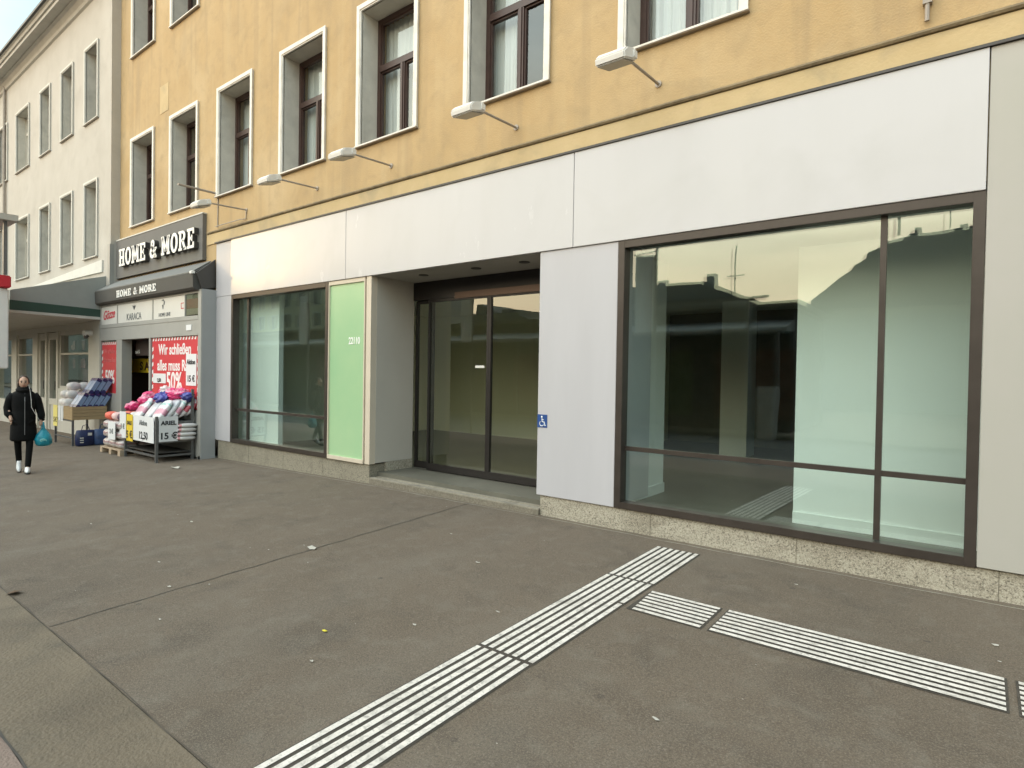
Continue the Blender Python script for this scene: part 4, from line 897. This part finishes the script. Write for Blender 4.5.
V = [(0, 0, .90), (0, 0, 1.05), (0, -.01, 1.20), (0, .01, 1.33), (0, 0, 1.40), (.14, .01, 1.28), (.235, .03, 1.08), (.265, -.05, .85), (-.14, .01, 1.28), (-.24, .08, 1.08), (-.195, -.09, .93),
     (.085, 0, .84), (.095, -.10, .47), (.065, -.17, .10), (.065, -.26, .05), (-.085, .01, .84), (-.085, .05, .47), (-.065, .24, .16), (-.065, .15, .07)]
Ed = [(0, 1), (1, 2), (2, 3), (3, 4), (3, 5), (5, 6), (6, 7), (3, 8), (8, 9), (9, 10), (0, 11), (11, 12), (12, 13), (13, 14), (0, 15), (15, 16), (16, 17), (17, 18)]
Rr = [(.12, .09), (.10, .08), (.11, .09), (.07, .06), .05, .04, .034, .026, .04, .034, .026, .07, .045, .028, .03, .07, .045, .028, .03]
hd = MB(); rings = []
for k in range(13):
    t = math.pi*k/12; z = 1.505+.108*-math.cos(t); rr = math.sin(t)
    jaw = 1 if z > 1.50 else 1-.22*(1.50-z)/.1
    rg = []
    for j in range(20):
        a = 2*math.pi*j/20; x = .074*rr*math.cos(a)*jaw; y = .092*rr*math.sin(a)*(jaw if math.sin(a) > 0 else 1)-.015
        if abs(math.cos(a)) < .2 and math.sin(a) < 0 and 1.475 < z < 1.53: y -= .018
        rg.append((x, y, z))
    rings.append(rg)
hd.loft(rings)
for sgn in (-1, 1): hd.tube([(sgn*.072, .0, 1.48), (sgn*.082, .008, 1.505), (sgn*.074, .01, 1.53)], [.008, .014, .010], 6)
def hand(mb, w, dirn, side):
    w = Vector(w); d = Vector(dirn).normalized(); sd_ = Vector((0, -1, 0)); sd_ = (sd_-d*sd_.dot(d)).normalized(); nn = d.cross(sd_)
    mb.tube([w-d*.02, w+d*.03, w+d*.075], [.022, .032, .026], 8)
    for q, ln in zip((-.021, -.007, .007, .021), (.055, .066, .07, .06)):
        b0 = w+d*.06+sd_*q; mb.tube([b0, b0+d*ln*.5+nn*side*.008, b0+d*ln*.8+nn*side*.026], [.0085, .0078, .006], 6)
    b0 = w+d*.02+sd_*.024; mb.tube([b0, b0+sd_*.022+d*.022, b0+sd_*.024+d*.05], [.010, .009, .007], 6)
hand(hd, (.265, -.05, .85), (.05, -.08, -1), -1); hand(hd, (-.195, -.09, .93), (.3, -.2, -1), 1)
body = skinned('body', V, Ed, Rr, skin_m, pr, extra=hd)
mk('eye', MB().tube([(-.03, -.092, 1.515), (-.03, -.103, 1.515)], .011, 8), darkmetal, pr); mk('eye', MB().tube([(.03, -.092, 1.515), (.03, -.103, 1.515)], .011, 8), darkmetal, pr)
mk('eyebrow', MB().tube([(-.05, -.085, 1.53), (-.03, -.099, 1.537), (-.012, -.10, 1.532)], .004, 6), hair_m, pr); mk('eyebrow', MB().tube([(.05, -.085, 1.53), (.03, -.099, 1.537), (.012, -.10, 1.532)], .004, 6), hair_m, pr)
mk('mouth', MB().tube([(-.02, -.094, 1.452), (0, -.102, 1.450), (.02, -.094, 1.452)], .005, 6), mat('lips', (.42, .13, .11), .5), pr)
hr = MB(); rings = []
for k in range(9):
    t = R(95)*k/8; z = 1.51+.118*math.cos(t)
    rings.append([(.088*math.sin(t)*math.cos(a)*1.04, (.104*math.sin(t)*math.sin(a) if math.sin(a) > -.25 else -.25*.104*math.sin(t)-(.075*math.sin(t)*(-math.sin(a)-.25) if k < 5 else 0))+.0, z if not (math.sin(a) < -.3 and k > 4) else max(z, 1.548)) for a in [2*math.pi*j/24 for j in range(24)]])
hr.loft(rings); hr.tube([(0, .09, 1.53), (.0, .135, 1.50), (.01, .13, 1.43)], [.035, .035, .015], 10); hr.tube([(-.07, .02, 1.52), (-.082, .0, 1.47), (-.085, -.005, 1.42)], [.02, .017, .01], 8)
mk('hair', hr, hair_m, pr, smooth=True)
V = [(0, 0, .90), (.085, 0, .82), (.095, -.10, .47), (.065, -.168, .07), (-.085, .01, .82), (-.085, .05, .47), (-.065, .245, .12)]
skinned('trousers', V, [(0, 1), (1, 2), (2, 3), (0, 4), (4, 5), (5, 6)], [(.15, .11), .088, .062, .050, .088, .062, .050], trouser_m, pr)
# coat: lofted body with soft quilting, sleeves grown from the shoulders
def ell(z, rx, ry, cy=0, cx=0, n=24): return [(cx+rx*math.cos(a), cy+ry*math.sin(a), z) for a in [2*math.pi*j/n for j in range(n)]]
ct = MB(); rings = []
for z, rx, ry, cy in [(.53, .18, .16, .01), (.55, .205, .18, .01), (.58, .21, .18, .01), (.68, .205, .172, 0), (.78, .2, .165, 0), (.84, .185, .15, 0), (.9, .19, .155, 0), (1.0, .185, .145, 0), (1.05, .175, .135, 0), (1.12, .185, .145, 0), (1.2, .19, .145, 0), (1.28, .195, .135, .005), (1.34, .165, .115, .01), (1.37, .11, .095, .01), (1.385, .085, .085, .01)]:
    rings.append(ell(z, rx, ry, cy))
ct.loft(rings)
for P, rr in (([(.15, .01, 1.30), (.20, .02, 1.22), (.245, .03, 1.07), (.275, -.01, .95), (.272, -.045, .87)], [.075, .080, .070, .062, .052]), ([(-.15, .01, 1.30), (-.20, .03, 1.22), (-.24, .08, 1.08), (-.235, .03, .99), (-.195, -.07, .945)], [.075, .078, .068, .060, .050])): ct.tube(P, rr, 14)
mk('coat', ct, coat_m, pr, smooth=True)
sc_ = MB()
for zc, rr, r_ in ((1.385, .088, .036), (1.415, .075, .028)): sc_.tube([(rr*math.cos(a), rr*math.sin(a)*1.05-.005, zc-.012*math.sin(a)*-1) for a in [2*math.pi*j/18 for j in range(19)]], r_, 10)
mk('collar', sc_, coat_m, pr, smooth=True)
mk('zip', MB().tube([(.02, -.098, 1.34), (.02, -.152, 1.2), (.02, -.152, 1.05), (.02, -.165, .82), (.02, -.178, .64)], .006, 6), steel, pr)
mk('earphone_cable', MB().tube([(.075, -.02, 1.48), (.10, -.10, 1.36), (.115, -.16, 1.22), (.12, -.165, 1.10), (.17, -.16, 1.0), (.21, -.13, .93), (.25, -.10, .86)], .004, 6), white_m, pr, smooth=True)
for sgn, y, z, tilt in ((1, -.17, 0, 0), (-1, .19, .055, 25)):
    M = Matrix.Translation((sgn*.065, y, z)) @ Matrix.Rotation(R(tilt), 4, 'X')
    sh = MB(); n = 16
    def rg(zz, wx, y0, y1): return [tuple(M @ Vector((wx*math.cos(a)*(1-.15*(math.sin(a) < 0)), (y0+y1)/2+(y1-y0)/2*math.sin(a), zz))) for a in [2*math.pi*j/n for j in range(n)]]
    sh.loft([rg(.025, .047, -.18, .075), rg(.05, .046, -.175, .07), rg(.075, .042, -.12, .065), rg(.11, .038, -.03, .06), rg(.125, .036, -.02, .055)])
    q = mk('shoe', sh, shoe_m, pr, smooth=True); mk('sole', MB().loft([rg(.0, .046, -.18, .075), rg(.025, .048, -.185, .078)]), sole_m, q)
bgm = mat('turquoise_plastic', (.015, .26, .34), .35, scale=14, var=.35, bump=.6, bscale=14)
cb_ = thing('carrier_bag', (0, 0, 0), 'turquoise plastic carrier bag held in the walking person\'s left hand', 'bag')
hx, hy = .275, -.06; rings = []
for z, w, d in ((.43, .04, .03), (.44, .10, .075), (.48, .135, .095), (.55, .14, .10), (.62, .115, .085), (.68, .07, .05), (.73, .03, .025), (.80, .018, .014), (.84, .012, .012)):
    rings.append([(hx+.03+w*math.cos(a)*(1+.06*math.sin(5*a+z*30)), hy+d*math.sin(a)*(1+.06*math.cos(4*a+z*20)), z) for a in [2*math.pi*j/24 for j in range(24)]])
mk('bag_body', MB().loft(rings), bgm, cb_, smooth=True)
mk('handle', MB().tube([(hx+.01, hy-.03, .70), (hx, hy-.035, .78), (hx-.005, hy-.02, .80), (hx, hy+.03, .78), (hx+.02, hy+.03, .70)], .008, 6), bgm, cb_)
mk('print', MB().loft([[(hx+.03+.06*math.cos(a), hy-.085-.012*math.sin(a), .53+.035*math.sin(a)) for a in [2*math.pi*j/14 for j in range(14)]], [(hx+.03+.05*math.cos(a), hy-.098-.01*math.sin(a), .53+.028*math.sin(a)) for a in [2*math.pi*j/14 for j in range(14)]]]), mat('pale_print', (.25, .6, .6), .5), cb_)
PX, PY = -12.62, -2.76
for o in (pr, cb_): o.location = (PX, PY, gz(PX, PY)+.005); o.rotation_euler = (0, 0, R(77)); o.scale = (.86, .92, 1.0)

# ------------------------------------------------------------------ the other side of the street (seen mirrored in the glass)
def house(name, x0, x1, y, depth, ze, roof, m, mr, label, wins=None, wsize=(1.1, 1.7), lit=()):
    t = thing(name, ((x0+x1)/2, y, -.5), label, 'building')
    mk('wall', MB().box(x0, x1, y-depth, y, -.8, ze), m, t)
    if roof: mk('roof', MB().loft([[(px, y+.3, pz) for px, pz in roof], [(px, y-depth-.3, pz) for px, pz in roof]]), mr, t)
    if wins:
        nx, zs = wins; st = (x1-x0)/nx
        for i in range(nx):
            for z in zs:
                x = x0+st*(i+.5)
                w = mk('window', MB().box(x-wsize[0]/2-.12, x+wsize[0]/2+.12, y-.02, y+.05, z-.1, z+wsize[1]+.12), greytrim, t)
                mk('pane', MB().box(x-wsize[0]/2, x+wsize[0]/2, y+.05, y+.07, z, z+wsize[1]), opp_glass, w)
    return t
opp_glass = mat('far_window_glass', (.03, .035, .04), .08, spec=1)
yel_r = mat('yellow_far_render', (.80, .70, .46), .9, var=.06); grey_r = mat('hazed_grey_render', (.36, .35, .32), .9, var=.1); cream_r = mat('cream_far_render', (.66, .60, .46), .9, var=.06); slate = mat('hazed_slate', (.115, .118, .12), .85, var=.2)  # slate and grey render lightened: distance haze put into their colour
YF = -33.8
house('apartment_building', -84, -57.5, YF, 12, 13.2, [(-84.3, 13.2), (-57.2, 13.2), (-57.2, 13.45), (-84.3, 13.45)], yel_r, slate, 'tall yellow apartment block across the street with five rows of windows', (9, (1.2, 4.0, 6.8, 9.2, 11.2)), (1.3, 1.5))
house('corner_house', -57.3, -42, YF, 5, 8.0, [(-57.3, 8.0), (-41.9, 8.0), (-43.5, 10.2), (-55.5, 10.2)], grey_r, slate, 'dark grey house with a steep slate roof across the street, next to the yellow block', (7, (2.0, 5.2)))
house('town_house', -37.3, -30.2, YF, 5, 5.6, [(-37.4, 5.6), (-30.2, 5.6), (-30.4, 6.4), (-31.2, 6.6), (-31.4, 7.2), (-33.2, 7.3), (-33.3, 6.9), (-34.3, 7.4), (-35.2, 7.7), (-35.4, 7.9), (-36.0, 7.9), (-36.1, 7.0), (-37.3, 6.9)], cream_r, slate, 'cream house with an uneven slate roof across the street, seen mirrored in the sliding door', (5, (2.6, 4.3)), (.7, .9))
house('hipped_roof_house', -28.4, -12.1, YF, 12, 6.85, [(-28.6, 6.85), (-11.8, 6.85), (-14.7, 8.0), (-28.2, 8.1)], grey_r, slate, 'grey house with a low hipped roof across the street, mirrored left in the big window', None)
hb_ = [o for o in C.objects if o.name.startswith('hipped_roof_house')][0]
for x, h in ((-27, .6), (-22.5, .5), (-18.2, .55), (-14.7, .7)): mk('chimney', MB().box(x-.3, x+.3, YF-1.5, YF-1, 7.5, 8.0+h), grey_r, hb_)
mk('roof_mast', MB().tube([(-13.3, YF-2, 7.0), (-13.3, YF-2, 10.6)], .05, 6).tube([(-13.9, YF-2, 8.6), (-12.7, YF-2, 8.6)], .04, 6), darkmetal, hb_)
mk('dormer', MB().box(-26, -24.4, YF-.5, YF+.2, 6.9, 7.6), cream_r, hb_); mk('dormer', MB().box(-21, -19.4, YF-.5, YF+.2, 6.9, 7.6), cream_r, hb_)
rb = house('mansard_house', -8.8, 16, YF, 14, 5.7, [(-8.9, 5.7), (16, 5.7), (16, 10.1), (-.4, 9.95), (-.4, 9.7), (-3.3, 9.65), (-3.4, 9.5), (-4.5, 9.4), (-4.6, 9.15), (-5.2, 8.9), (-5.25, 8.5), (-5.9, 8.15), (-6.0, 7.9), (-8.15, 6.3), (-8.2, 5.95), (-8.8, 5.95)], grey_r, slate, 'long house with a big dark mansard roof across the street, right of the market hall', None)
for x, h in ((-3.0, 1.3), (-.9, 1.0), (2.5, 1.2)): mk('chimney', MB().box(x-.18, x+.18, YF-2, YF-1.6, 9.7, 9.8+h*.45), grey_r, rb)
mk('antenna', MB().tube([(-3.9, YF-.5, 9.8), (-3.9, YF-.5, 12.2)], .08, 6).tube([(-1.9, YF-.5, 11.0), (-1.1, YF-.5, 11.0)], .03, 6).tube([(-1.5, YF-.5, 9.9), (-1.5, YF-.5, 11.3)], .03, 6), darkmetal, rb)
house('far_row_house', -190, -84.6, YF, 12, 14.5, None, cream_r, slate, 'long pale row of houses receding down the street beyond the yellow block', (20, (1.5, 5.0, 8.5, 11.5)), (1.5, 1.8))
house('street_end_house', -130, -112, -6, 18, 17, None, grey_r, slate, 'grey house closing the far end of the street', (6, (1.5, 5.0, 8.5, 11.5)), (1.3, 1.8))
for k, (z, dz) in enumerate(((6.3, .5), (6.9, .3), (6.0, 1.0))):
    tag(mk('overhead_wire', MB().tube([(-60+i*5, -11.5-k*1.2, z+dz*i/16+.15*((i % 4)-2)**2*.3) for i in range(17)], .014, 5), darkmetal), '%s overhead wire strung along the street, mirrored in the glass' % ['nearest', 'middle', 'farthest'][k], 'wire')
# market hall
mh = thing('market_hall', (-25, -17.5, -.3), 'long low dark market hall with a pale awning across the street', 'market hall')
YM = -15.84
hall_m = mat('hall_wall', (.045, .038, .028), .8, scale=1.2, var=.5); mk('wall', MB().box(-48, -5.0, YM-5, YM, -.7, 4.05), hall_m, mh)
mk('roof', MB().box(-48.3, -4.8, YM-5.2, YM+.25, 4.06, 4.22), mat('hall_roof', (.10, .085, .06), .8), mh)
mk('awning', MB().extr([(YM+.002, 3.62), (YM+1.1, 3.28), (YM+1.1, 3.14), (YM+.002, 3.2)], -47.5, -4.95), mat('hall_awning', (.30, .29, .26), .8), mh)
for k in range(12):
    x = -46+k*3.5; mk('stall_front', MB().box(x, x+2.6, YM+.002, YM+.03, .2, 2.6), mat('hall_shutter', (random.uniform(.03, .12), random.uniform(.03, .08), random.uniform(.02, .06)), .7), mh)
for x in (-47, -37, -27, -17, -5.2): mk('post', MB().tube([(x, YM+1.0, gz(x, -15)-.1), (x, YM+1.0, 3.2)], .05, 8), steel, mh)
mk('meter_cabinet', MB().box(-5.55, -5.05, -14.4, -14.0, -.35, 1.35), mat('pale_cabinet', (.45, .44, .40), .6), label='pale meter cabinet standing before the end of the market hall', cat='cabinet')
sl_ = thing('street_lamp', (-5.9, -14.2, -.35), 'street lamp with two flat arms before the market hall', 'street lamp')
mk('pole', MB().tube([(-5.9, -14.2, -.35), (-5.9, -14.2, 4.25)], [.08, .05], 10), steel, sl_)
for sg in (-1, 1): mk('lamp_shade', MB().box(-5.9+sg*.05, -5.9+sg*.55, -14.3, -14.1, 4.2, 4.27), steel, sl_)
fm = mat('pale_blue_banner', (.62, .72, .78), .8, var=.08, streak=(6, 6, 1))
for x, lab in ((-19.6, 'pale blue banner on a mast at the kerb, leftmost of the three'), (-12.9, 'pale blue banner on a mast at the kerb, middle one of the three'), (-6.05, 'pale blue banner on a mast at the kerb, nearest the big window')):
    t = thing('banner_mast', (x, -6.82, gz(x, -6.82)), lab, 'banner', 'banners on masts along the kerb')
    mk('mast', MB().tube([(x+.27, -6.82, gz(x, -6.82)), (x+.27, -6.82, 4.55)], .03, 8), steel, t); mk('cross_arm', MB().tube([(x-.3, -6.82, 4.38), (x+.30, -6.82, 4.45)], .014, 6), steel, t)
    bnr = MB(); n = 8
    for i in range(n):
        for j in range(6):
            P = lambda u, v: (x-.25+.48*u/n, -6.82+.03*math.sin(u*1.3+v*.6), 4.36-1.75*v/6); bnr.face([P(i, j), P(i+1, j), P(i+1, j+1), P(i, j+1)])
    mk('banner_cloth', bnr, fm, t, smooth=True)
